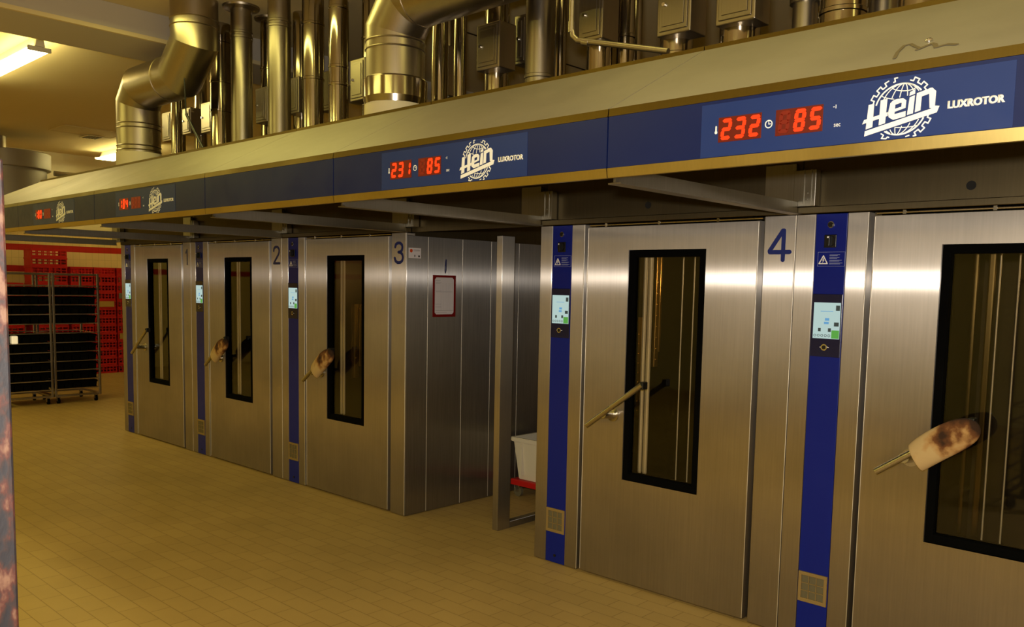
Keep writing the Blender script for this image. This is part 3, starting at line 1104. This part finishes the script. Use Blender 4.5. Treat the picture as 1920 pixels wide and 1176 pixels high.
# ------------------------------------------------------------------ flue pipes on the roof
ZP = ZR + 0.018


def pipe_thing(name, x, y, r, label, mt='pipe_steel', box=None, rings=(), collar=False, rosette=False, elbow=False, ztop=ZC - 0.002):
    t = thing(name, label, 'pipe', (x, y, ZP), 0, 'flue pipes on the oven roof')
    c = MB()
    if elbow:
        c.tube([(0, 0, 0), (0, 0, 0.34)], r, 28)
        c.tube([(0, 0, 0.34), (0, 0, 0.42), (0.09, 0.02, 0.53), (0.12, 0.03, 0.62), (0.12, 0.03, ztop - ZP)], r * 1.25, 28)
    else:
        c.tube([(0, 0, 0), (0, 0, ztop - ZP)], r, 28)
    c.obj('pipe_wall', mt, t)
    for z in rings:
        MB().lathe([(r + 0.001, z - 0.012 - ZP), (r + 0.005, z - 0.008 - ZP), (r + 0.005, z + 0.008 - ZP), (r + 0.001, z + 0.012 - ZP)], (0, 0, 0)).obj('joint_band', mt, t)
    if collar:
        MB().lathe([(r + 0.012, 0.0), (r + 0.012, 0.11), (r + 0.002, 0.125)], (0, 0, 0)).obj('base_collar', 'pipe_steel', t)
    if rosette:
        MB().lathe([(r + 0.002, ztop - 0.03 - ZP), (r * 1.7, ztop - 0.016 - ZP), (r * 1.75, ztop - ZP)], (0, 0, 0)).obj('ceiling_rosette', 'duct_steel', t)
    if box:
        x0, x1, z0, z1, yf = box
        x0, x1, z0, z1, yf = x0 - x, x1 - x, z0 - ZP, z1 - ZP, yf - y
        b_ = MB().bbox(x0, x1, yf, yf + 0.15, z0, z1, 0.006).obj('inspection_box', 'duct_steel', t)
        c = MB()
        c.bbox(x0 + 0.018, x1 - 0.018, yf - 0.008, yf - 0.0005, z0 + 0.02, z1 - 0.02, 0.003)
        c.bbox(x0 + 0.036, x1 - 0.036, yf - 0.013, yf - 0.0085, z0 + 0.042, z1 - 0.042, 0.002)
        c.obj('inspection_door', 'pipe_satin', b_)
        MB().tube([(x0 + 0.05, yf - 0.024, (z0 + z1) / 2), (x0 + 0.05, yf - 0.0132, (z0 + z1) / 2)], 0.010, 12).obj('door_screw', 'chrome', b_)
    return t


NP = 'flue_pipe'
pipe_thing(NP, 1.02, 0.25, 0.062, 'thin shiny flue pipe with box farthest left, just right of the big bent duct', box=(0.91, 1.12, 3.31, 3.62, 0.10))
pipe_thing(NP, 1.469, 0.0, 0.056, 'short shiny pipe behind the dark rod, below the big bent duct', collar=True)
pipe_thing(NP, 1.46, 0.27, 0.066, 'boxed flue pipe behind the dark rod, under the bent duct', box=(1.37, 1.55, 3.34, 3.61, 0.11))
pipe_thing(NP, 1.925, 0.25, 0.070, 'flue pipe with large dark-sided box right of the dark rod', box=(1.80, 2.04, 3.31, 3.61, 0.10), ztop=3.888)
pipe_thing(NP, 2.775, -0.20, 0.094, 'shiny pipe partly hidden behind the upright part of the bent duct', rings=(3.36, 3.62, 3.98), collar=True)
pipe_thing(NP, 3.389, -0.33, 0.089, 'satin pipe with ceiling rosette, right of the upright bent duct', 'pipe_satin', rings=(3.88, 3.92), collar=True, rosette=True)
pipe_thing(NP, 3.28, 0.0, 0.073, 'boxed pipe with rosette, half hidden behind two satin pipes', box=(3.30, 3.49, 3.20, 3.50, -0.15), rings=(3.7,), rosette=True)
pipe_thing(NP, 3.985, -0.33, 0.091, 'broad satin pipe with bright base, second satin pipe right of the bent duct', 'pipe_satin', rings=(3.86, 3.9, 2.97), collar=True)
pipe_thing(NP, 3.645, 0.10, 0.073, 'dark shiny pipe with narrow box, just right of the second satin pipe', box=(3.66, 3.83, 3.25, 3.55, -0.05))
pipe_thing(NP, 4.195, -0.15, 0.087, 'dark polished pipe with bright rim near the ceiling', rings=(3.88, 3.45), collar=False)
pipe_thing(NP, 4.16, 0.15, 0.061, 'thin pipe with a dark-sided box, between two polished pipes left of the middle duct', box=(4.07, 4.25, 3.23, 3.55, 0.0))
pipe_thing(NP, 4.753, -0.30, 0.069, 'shiny pipe with two joint bands left of the middle duct', rings=(3.30, 3.43, 3.86), collar=True)
pipe_thing(NP, 4.62, 0.12, 0.080, 'dark boxed pipe touching the left side of the middle duct', box=(4.56, 4.75, 3.24, 3.56, -0.05), rings=(3.75,))
pipe_thing(NP, 5.876, -0.28, 0.055, 'short slim pipe just right of the middle duct', rings=(2.99,), collar=True)
pipe_thing(NP, 5.598, 0.05, 0.054, 'pipe with dark box in shadow under the long horizontal duct', box=(5.60, 5.76, 3.12, 3.46, -0.10))
pipe_thing(NP, 6.043, -0.25, 0.044, 'thinnest bright pipe under the long horizontal duct')
pipe_thing(NP, 6.33, -0.20, 0.079, 'pipe with large bright box under the long horizontal duct', box=(6.30, 6.50, 3.15, 3.43, -0.35), rings=(3.0,), collar=True)
pipe_thing(NP, 6.814, -0.33, 0.085, 'broad satin pipe at the right end of the horizontal duct', 'pipe_satin', rings=(3.04,), collar=True)
pipe_thing(NP, 6.40, 0.10, 0.050, 'dark boxed pipe in the shadow left of the broad satin pipe', box=(6.34, 6.45, 3.24, 3.55, -0.05))
pipe_thing(NP, 6.777, -0.10, 0.038, 'slim pipe hugging the right of the broad satin pipe')
pipe_thing(NP, 7.150, -0.19, 0.074, 'boxed flue pipe directly behind the thin bent conduit', box=(7.12, 7.29, 3.18, 3.46, -0.35), rings=(3.03,), collar=True)
pipe_thing(NP, 7.250, -0.08, 0.052, 'plain flue pipe just right of the boxed pipe at the conduit', rings=(3.25,))
pipe_thing(NP, 7.184, 0.10, 0.045, 'dark narrow pipe right of the conduit, beside the bare wall')
pipe_thing(NP, 7.706, -0.25, 0.087, 'flue pipe with box above the hood seam over oven 4', box=(7.68, 7.88, 3.10, 3.40, -0.40), rings=(3.03,), collar=True)
pipe_thing(NP, 8.072, -0.25, 0.099, 'flue pipe with box right of the hood seam', box=(8.02, 8.23, 3.09, 3.38, -0.40), rings=(3.0,), collar=True)
pipe_thing(NP, 8.384, -0.20, 0.058, 'grey pipe with an elbow, above display 232', 'pipe_satin', elbow=True)
pipe_thing(NP, 8.622, -0.33, 0.100, 'thick shiny pipe right of the grey elbow pipe', rings=(3.05,), collar=True)
pipe_thing(NP, 8.710, -0.10, 0.062, 'dark pipe between the two thick shiny pipes at right', 'pipe_satin')
pipe_thing(NP, 8.969, -0.33, 0.105, 'rightmost thick shiny pipe, near the top right corner', rings=(2.98,), collar=True)

# two large ventilation ducts
YD = -0.68
t = thing('ventilation_duct', 'large satin steel duct at left with a double bend up to the ceiling', 'duct', (2.126, YD, ZP))
MB().tube([(0, 0, 0.14), (0, 0, 0.60), (0.13, 0, 0.735), (0.86, 0, 0.735), (1.12, 0, 0.96), (1.12, 0, ZC - 0.002 - ZP)], 0.192, 36).obj('duct_wall', 'duct_steel', t)
MB().lathe([(0.196, 0.0), (0.2, 0.02), (0.2, 0.145)], (0, 0, 0), 36).obj('base_collar', 'collar_white', t)
for z in (0.16, 0.20, 0.36, 0.40):
    MB().lathe([(0.193, z), (0.198, z + 0.006), (0.193, z + 0.012)], (0, 0, 0), 36).obj('joint_band', 'duct_steel', t)
for z in (1.07, 1.13):
    MB().lathe([(0.193, z), (0.198, z + 0.006), (0.193, z + 0.012)], (1.12, 0, 0), 36).obj('joint_band', 'duct_steel', t)
MB().tube([(0.66, 0, 0.735), (0.675, 0, 0.735)], 0.1965, 36).obj('joint_band', 'duct_steel', t)

t = thing('ventilation_duct', 'large satin steel duct in the middle, elbowing into a long horizontal run', 'duct', (5.905, YD, ZP))
MB().tube([(0, 0, 0.26), (0, 0, 0.56), (0.14, 0, 0.735), (1.9, 0, 0.735), (3.4, 0, 0.735)], 0.186, 36).obj('duct_wall', 'duct_steel', t)
MB().lathe([(0.19, 0.0), (0.192, 0.01), (0.192, 0.10)], (0, 0, 0), 36).obj('base_collar', 'collar_white', t)
MB().lathe([(0.194, 0.10), (0.202, 0.14), (0.204, 0.25), (0.192, 0.262)], (0, 0, 0), 36).obj('damper_ring', 'pipe_steel', t)
for z in (0.43, 0.48):
    MB().lathe([(0.187, z), (0.192, z + 0.006), (0.187, z + 0.012)], (0, 0, 0), 36).obj('joint_band', 'duct_steel', t)
MB().tube([(0.24, 0, 0.735), (0.252, 0, 0.735)], 0.190, 36).obj('joint_band', 'duct_steel', t)

# thin conduit and rod
t = thing('conduit_pipe', 'thin bent conduit running down onto the hood slope above oven 4', 'conduit', (7.53, -0.905, 3.04))
MB().tube([(0, 0, 1.07), (0, 0, 0.02), (0.012, 0, -0.02), (0.04, 0, -0.045), (0.08, 0, -0.055), (0.56, -0.005, -0.185)], 0.0135, 12).obj('conduit_tube', 'duct_steel', t)
for a, b_ in (((0, 0, 0.0), (0, 0, 0.05)), ((0.07, 0, -0.057), (0.11, 0, -0.068))):
    MB().tube([a, b_], 0.0165, 12).obj('coupling', 'duct_steel', t)
c = MB()
c.tube([(3.423, -0.85, 3.159), (3.80, -0.90, 2.842)], 0.011, 8)
c.tube([(3.423, -0.85, 3.155), (3.40, -0.85, 3.45)], 0.006, 8)
tag(c.obj('cable_rod', 'black_plastic'), 'thin black rod leaning below the bent duct at left', 'rod')

# ------------------------------------------------------------------ oven 3 side: notice, pen, sticker
xs_ = XO[2] + WO + 0.0035
t = thing('notice_holder', 'red-framed paper chart stuck on the side of oven 3', 'notice', (xs_, 0.39, 1.555))


def side(mb, name, m_, par, loc=(0, 0, 0)):
    """drawn in x-z facing -y, turned to face +x on the side of oven 3"""
    o = mb.obj(name, m_, par)
    return o


t.rotation_euler = (0, 0, PI / 2)
c = MB()
frame_solid(c, (-0.122, 0.122, 0.0, 0.33), (-0.102, 0.102, 0.020, 0.312), -0.004, -0.0002, 0.0015)
for sx in (-1, 1):
    for (zc, sz) in ((0.020, 1), (0.312, -1)):
        c.prism([(sx * 0.102, zc), (sx * 0.102, zc + sz * 0.016), (sx * 0.086, zc)], -0.0036, -0.0002)
c.obj('red_border', 'red_frame', t)
MB().box(-0.1018, 0.1018, -0.0016, -0.0003, 0.0202, 0.3118).obj('paper_sheet', 'paper', t)
c = MB()
for k in range(9):
    c.box(-0.04 + k * 0.016, -0.0394 + k * 0.016, -0.0021, -0.0017, 0.05, 0.27)
for z, l in ((0.285, 0.05), (0.27, 0.06), (0.262, 0.045), (0.205, 0.06), (0.198, 0.18), (0.10, 0.06), (0.078, 0.06), (0.05, 0.19), (0.035, 0.12)):
    c.box(-0.092, -0.092 + l, -0.0021, -0.0017, z, z + 0.0018)
c.obj('chart_lines', 'ink', t)
c = MB()
c.tube([(0.002, -0.008, 0.345), (0.004, -0.008, 0.365), (0.006, -0.008, 0.40), (0.010, -0.008, 0.455)], [0.003, 0.008, 0.008, 0.005], 10)
pen = c.obj('ballpoint_pen', 'pen_blue')
pen.location = (xs_, 0.39, 1.555)
pen.rotation_euler = (0, 0, PI / 2)
tag(pen, 'dark blue pen hanging above the red-framed notice', 'pen')
t = thing('sticker', 'small white sticker with orange dot on the side of oven 3', 'sticker', (xs_, 0.082, 2.008), PI / 2)
MB().bbox(-0.062, 0.062, -0.0012, 0.0, 0.0, 0.078, 0.0005).obj('label_sheet', 'paper', t)
c = MB()
c.tube([(-0.036, -0.0020, 0.056), (-0.036, -0.0013, 0.056)], 0.014, 16)
c.obj('orange_dot', 'orange_print', t)
c = MB()
c.box(-0.012, 0.05, -0.0017, -0.0013, 0.055, 0.057)
c.box(-0.012, 0.05, -0.0017, -0.0013, 0.062, 0.064)
c.box(-0.004, 0.004, -0.0017, -0.0013, 0.010, 0.026)
c.tube([(0.042, -0.0017, 0.016), (0.042, -0.0013, 0.016)], 0.008, 10)
c.obj('small_print', 'rubber', t)

# ------------------------------------------------------------------ passage between ovens 3 and 4
t = thing('partition_post', 'steel upright post with a floor channel, in the passage left of oven 4', 'post', (5.952, 0.25, 0))
MB().bbox(-0.028, 0.028, 0, 0.13, 0.0, 2.17, 0.003).obj('upright', 'panel_steel', t)
c = MB()
c.bbox(-0.028, 0.028, 0.132, 1.5, 0.0, 0.05, 0.003)
c.obj('floor_channel', 'side_steel', t)

tw = thing('red_dolly', 'red wheeled dolly under the white crate in the passage', 'dolly', (5.63, 1.30, 0))
c = MB()
frame_solid(c, (-0.32, 0.32, -0.2, 0.2), (-0.20, 0.20, -0.1, 0.1), 0, 0.05, 0.008)
for v in c.bm.verts:
    v.co = Vector((v.co.x, v.co.z, 0.155 - v.co.y))
c.obj('platform', 'red_dolly', tw)
for sx in (-1, 1):
    for sy in (-1, 1):
        k = MB()
        k.bbox(sx * 0.27 - 0.022, sx * 0.27 + 0.022, sy * 0.15 - 0.02, sy * 0.15 + 0.02, 0.075, 0.104, 0.003)
        k.box(sx * 0.27 - 0.018, sx * 0.27 + 0.018, sy * 0.15 - 0.019, sy * 0.15 - 0.016, 0.04, 0.08)
        k.box(sx * 0.27 - 0.018, sx * 0.27 + 0.018, sy * 0.15 + 0.016, sy * 0.15 + 0.019, 0.04, 0.08)
        ca = k.obj('caster', 'chrome', tw)
        MB().tube([(sx * 0.27, sy * 0.15 - 0.014, 0.043), (sx * 0.27, sy * 0.15 + 0.014, 0.043)], 0.043, 20).obj('wheel', 'grille_mesh', ca)
c = MB()
bw, bd = 0.27, 0.175
t0 = bmesh.new()


def taper_ring(hx, hy, z, bm2):
    return [bm2.verts.new(p) for p in ((-hx, -hy, z), (hx, -hy, z), (hx, hy, z), (-hx, hy, z))]


rs = [taper_ring(0.26, 0.165, 0, t0), taper_ring(0.30, 0.195, 0.33, t0), taper_ring(0.325, 0.215, 0.33, t0), taper_ring(0.325, 0.215, 0.365, t0),
      taper_ring(0.29, 0.185, 0.365, t0), taper_ring(0.25, 0.155, 0.012, t0)]
for q_ in range(5):
    for i in range(4):
        j = (i + 1) % 4
        t0.faces.new((rs[q_][i], rs[q_][j], rs[q_ + 1][j], rs[q_ + 1][i]))
t0.faces.new(list(reversed(rs[0])))
t0.faces.new(rs[5])
bmesh.ops.bevel(t0, geom=t0.edges[:], offset=0.006, segments=2, affect='EDGES')
c.merge(t0)
for sx in (-0.2, 0.0, 0.2):
    c.box(sx - 0.006, sx + 0.006, -0.205, -0.172, 0.04, 0.33)
tag(c.obj('white_crate', 'white_plastic', None, (5.63, 1.30, 0.156)), 'white plastic crate standing on the red dolly in the passage', 'crate')

# ------------------------------------------------------------------ rack trolleys with trays at the far left
RX0, RX1 = -3.45, -2.75
LEVELS_Z = [0.335, 0.47, 0.605, 0.74, 0.88, 1.16, 1.30, 1.44, 1.585]


def make_rack(loc, label, wy=0.64, dx=0.70, h=1.87, levels=12, m_='rack_steel', rail='rail_steel', casters=True, group='baking rack trolleys'):
    t = thing('rack_trolley', label, 'rack', loc, 0, group)
    for sx in (0, 1):
        for sy in (0, 1):
            x0, y0 = -dx * sx, wy * sy
            xa, xb = (x0 - 0.03, x0) if sx == 0 else (x0, x0 + 0.03)
            ya, yb = (y0, y0 + 0.03) if sy == 0 else (y0 - 0.03, y0)
            MB().bbox(xa, xb, ya, yb, 0.10, h, 0.003).obj('upright', m_, t)
    for z in (0.10, h - 0.03):
        c = MB()
        c.bbox(-dx + 0.031, -0.031, 0.0, 0.03, z, z + 0.03, 0.003)
        c.bbox(-dx + 0.031, -0.031, wy - 0.03, wy, z, z + 0.03, 0.003)
        c.bbox(-0.03, 0, 0.031, wy - 0.031, z, z + 0.03, 0.003)
        c.bbox(-dx, -dx + 0.03, 0.031, wy - 0.031, z, z + 0.03, 0.003)
        c.obj('base_frame' if z < 1 else 'top_frame', m_, t)
    zs = [0.20 + 0.135 * k for k in range(levels)]
    for z in zs:
        c = MB()
        for y0 in (0.031, wy - 0.053):
            c.box(-dx + 0.031, -0.031, y0, y0 + 0.022, z, z + 0.004)
        c.box(-0.030, -0.008, 0.031, wy - 0.031, z, z + 0.012)
        c.box(-dx + 0.008, -dx + 0.030, 0.031, wy - 0.031, z, z + 0.012)
        c.obj('tray_rail', rail, t)
    if casters:
        for sx in (0.06, dx - 0.06):
            for sy in (0.06, wy - 0.06):
                k = MB()
                k.box(-sx - 0.022, -sx + 0.022, sy - 0.022, sy + 0.022, 0.085, 0.0995)
                k.box(-sx - 0.016, -sx + 0.016, sy - 0.020, sy - 0.016, 0.035, 0.085)
                k.box(-sx - 0.016, -sx + 0.016, sy + 0.016, sy + 0.020, 0.035, 0.085)
                ca = k.obj('caster', m_, t)
                MB().tube([(-sx, sy - 0.014, 0.042), (-sx, sy + 0.014, 0.042)], 0.042, 16).obj('wheel', 'rubber', ca)
    return t, zs


rb, zs = make_rack((-2.75, 0.155, 0), 'right one of two steel rack trolleys, beside oven 1')
ra = dup(rb, (-2.75, -0.50, 0), 'left steel rack trolley, cut off by the rusty upright')


def tray_mesh(wy, dx):
    c = MB()
    c.box(-dx, 0, 0, wy, 0, 0.006)
    n = 5
    for k in range(n):
        y0 = k * wy / n
        y1 = (k + 1) * wy / n - 0.006
        t = bmesh.new()
        a = [t.verts.new(p) for p in ((-dx, y0, 0.105), (0, y0, 0.105), (0, y1, 0.105), (-dx, y1, 0.105))]
        b_ = [t.verts.new(p) for p in ((-dx + 0.012, y0 + 0.010, 0.006), (-0.012, y0 + 0.010, 0.006), (-0.012, y1 - 0.010, 0.006), (-dx + 0.012, y1 - 0.010, 0.006))]
        i_ = [t.verts.new(p) for p in ((-dx + 0.006, y0 + 0.005, 0.105), (-0.006, y0 + 0.005, 0.105), (-0.006, y1 - 0.005, 0.105), (-dx + 0.006, y1 - 0.005, 0.105))]
        g_ = [t.verts.new(p) for p in ((-dx + 0.02, y0 + 0.016, 0.014), (-0.02, y0 + 0.016, 0.014), (-0.02, y1 - 0.016, 0.014), (-dx + 0.02, y1 - 0.016, 0.014))]
        for q_ in range(4):
            j = (q_ + 1) % 4
            t.faces.new((b_[q_], b_[j], a[j], a[q_]))
            t.faces.new((a[q_], a[j], i_[j], i_[q_]))
            t.faces.new((i_[q_], i_[j], g_[j], g_[q_]))
        t.faces.new(g_)
        c.merge(t)
    c.box(-0.004, 0.004, 0, wy, 0.075, 0.10)
    return c.obj('loaf_tin_tray', 'tray')


words = ['lowest', 'second lowest', 'third lowest', 'fourth lowest', 'fifth lowest', 'sixth lowest', 'seventh from the bottom', 'eighth from the bottom', 'second from the top', 'topmost']
tray0 = tray_mesh(0.57, 0.60)
first = True
for rx, ry, nm, lv in ((-2.75, 0.155, 'right rack trolley', (0, 1, 2, 3, 4, 5, 7, 8, 9, 10)), (-2.75, -0.50, 'left rack trolley', (0, 1, 2, 3, 4, 5, 7, 8, 9, 10))):
    for n_, k in enumerate(lv):
        o = tray0 if first else tray0.copy()
        if not first:
            COL.objects.link(o)
        first = False
        o.location = (rx - 0.045, ry + 0.035, zs[k] + 0.0125)
        tag(o, 'black loaf-tin tray, %s in the %s' % (words[n_], nm), 'tray', 'loaf-tin trays in the rack trolleys')

# rusty rack upright right beside the photographer
t, _ = make_rack((9.133, -4.50, 0), 'rusty upright of a rack, cut off at the left edge of the photo', wy=0.64, dx=0.70, h=1.945, levels=6, m_='rust', rail='rust', group='rusty rack')
MB().bbox(-0.004, 0.004, 0.6405, 0.648, 1.729, 1.739, 0.0015).obj('latch', 'grille_mesh', t)

# ------------------------------------------------------------------ red crate stacks against the left wall


def crate_mesh(wy, dx, h):
    c = MB()
    c.box(-dx, 0, 0, wy, 0, 0.008)
    for (xa, xb) in ((-0.012, 0.0), (-dx, -dx + 0.012)):
        c.box(xa, xb, 0, wy, 0.008, 0.035)
        c.box(xa, xb, 0, wy, h * 0.46, h * 0.56)
        for k in range(7):
            y = k * (wy - 0.02) / 6
            c.box(xa + 0.002, xb - 0.002, y, y + 0.02, 0.035, h - 0.035)
    for (ya, yb) in ((0, 0.012), (wy - 0.012, wy)):
        c.box(-dx + 0.0121, -0.0121, ya, yb, 0.008, 0.035)
        c.box(-dx + 0.0121, -0.0121, ya + 0.003, yb - 0.003, 0.035, h - 0.035)
    c.box(-dx - 0.006, -dx + 0.013, -0.006, wy + 0.006, h - 0.035, h - 0.002)
    c.box(-0.013, 0.006, -0.006, wy + 0.006, h - 0.035, h - 0.002)
    c.box(-dx + 0.013, -0.013, -0.006, 0.013, h - 0.035, h - 0.002)
    c.box(-dx + 0.013, -0.013, wy - 0.013, wy + 0.006, h - 0.035, h - 0.002)
    return c.obj('red_crate', 'red_plastic')


HC = 0.155
cr_long = crate_mesh(0.60, 0.39, HC)
cr_short = crate_mesh(0.385, 0.58, HC)
used = set()
for y0, n, proto, where in ((0.33, 11, cr_long, 'low wide stack behind the left rack trolley'),
                            (1.075, 15, cr_long, 'tallest wide stack, behind the two racks'),
                            (1.735, 13, cr_short, 'narrow stack just right of the tallest stack'),
                            (2.145, 13, cr_short, 'narrow stack seen right of the rack trolleys'),
                            (2.565, 13, cr_short, 'narrow stack nearest to oven 1')):
    for k in range(n):
        o = proto
        if proto.name in used:
            o = proto.copy()
            COL.objects.link(o)
        used.add(proto.name)
        o.location = (-6.5, y0, k * HC)
        lab = 'red plastic crate in the ' + where
        if k == n - 1:
            lab = 'topmost red crate of the ' + where
        elif k == 0:
            lab = 'bottom red crate of the ' + where
        tag(o, lab, 'crate', 'red crates: ' + where)
        if (y0, k) in ((2.145, 8), (2.565, 4), (2.565, 9)):
            lab2 = {(2.145, 8): 'red crate with a yellowed card, in the ' + where,
                    (2.565, 4): 'red crate with a yellowed card low in the ' + where,
                    (2.565, 9): 'red crate with a grey card in the ' + where}[(y0, k)]
            o['label'] = lab2
            MB().box(0.0065, 0.0085, 0.03, 0.355, 0.03, 0.135).obj('label_card', 'card_grey' if k == 9 else 'card', o)

# ------------------------------------------------------------------ ceiling fittings


def tube_light(loc, length, width, label):
    t = thing('fluorescent_light', label, 'light', loc, 0, 'ceiling tube lights')
    L2, w2 = length / 2, width / 2
    c = MB()
    c.prism([(-w2 * 0.42, -0.015), (w2 * 0.42, -0.015), (w2 * 0.25, 0.089), (-w2 * 0.25, 0.089)], -L2, L2)
    for v in c.bm.verts:
        v.co = Vector((v.co.y, v.co.x, v.co.z))
    c.obj('housing', 'white_enamel', t)
    for k in range(4):
        y = -w2 + width * (k + 0.5) / 4
        MB().tube([(-L2 + 0.03, y, -0.038), (L2 - 0.03, y, -0.038)], 0.017, 12).obj('tube', 'tube_glow', t)
    for s in (-1, 1):
        MB().bbox(s * (L2 - 0.028) - 0.014, s * (L2 - 0.028) + 0.014, -w2, w2, -0.058, -0.0155, 0.004).obj('end_cap', 'white_enamel', t)
    return t


tube_light((-0.17, -1.165, 4.05), 2.5, 0.21, 'bright tube light on the ceiling at the top left corner')
tube_light((-5.45, 2.32, 4.05), 1.8, 0.36, 'distant tube light beside the bent duct at left')
t = thing('ceiling_hatch', 'flush rectangular hatch in the ceiling above the far left', 'hatch', (-4.2, 1.25, ZC))
frame_c = MB()
frame_c.box(-0.35, 0.35, -0.48, -0.46, -0.012, -0.001)
frame_c.box(-0.35, 0.35, 0.46, 0.48, -0.012, -0.001)
frame_c.box(-0.35, -0.33, -0.46, 0.46, -0.012, -0.001)
frame_c.box(0.33, 0.35, -0.46, 0.46, -0.012, -0.001)
frame_c.obj('hatch_frame', 'ceiling', t)
MB().box(-0.328, 0.328, -0.458, 0.458, -0.008, -0.001).obj('hatch_leaf', 'ceiling', t)
t = thing('ceiling_vent', 'small pale square vent in the ceiling beside the hatch', 'vent', (-4.6, 1.45, ZC))
MB().box(-0.17, 0.17, -0.14, 0.14, -0.025, -0.013).obj('vent_plate', 'collar_white', t)
c = MB()
for k in range(5):
    c.box(-0.14, 0.14, -0.10 + k * 0.045, -0.075 + k * 0.045, -0.029, -0.0255)
c.obj('vent_slat', 'grille_mesh', t)

# round extraction housing hanging beyond the hood at the far left
t = thing('extraction_housing', 'big round steel housing hanging at the far left beyond the hood', 'housing', (-5.6, 0.45, 2.95))
MB().lathe([(0.60, 0.0), (0.60, 0.62), (0.57, 0.63)], (0, 0, 0), 40).obj('drum', 'hood_steel', t)
MB().lathe([(0.655, 0.62), (0.665, 0.63), (0.665, 0.88), (0.655, 0.89)], (0, 0, 0), 40).obj('collar_band', 'hood_steel', t)
MB().tube([(-0.3, 0, 0.885), (-0.3, 0, ZC - 2.952)], 0.11, 20).obj('hanger_tube', 'duct_steel', t)
c = MB()
c.tube([(0.25, 0.66, 0.60), (0.25, 2.6, 0.60)], 0.045, 16)
c.obj('side_pipe', 'duct_steel', t)
MB().bbox(0.05, 0.42, 0.66, 2.4, 0.10, 0.52, 0.01).obj('side_duct', 'hood_steel', t)

# ------------------------------------------------------------------ oven chamber lamps
for i, pw in ((2, 4.0), (3, 6.0), (4, 4.0)):
    d = bpy.data.lights.new('chamber_lamp', 'POINT')
    d.energy = pw
    d.color = (1.0, 0.66, 0.28)
    d.shadow_soft_size = 0.05
    o = bpy.data.objects.new('chamber_lamp', d)
    o.location = (XO[i] + 1.30, 0.9, 1.9)
    COL.objects.link(o)
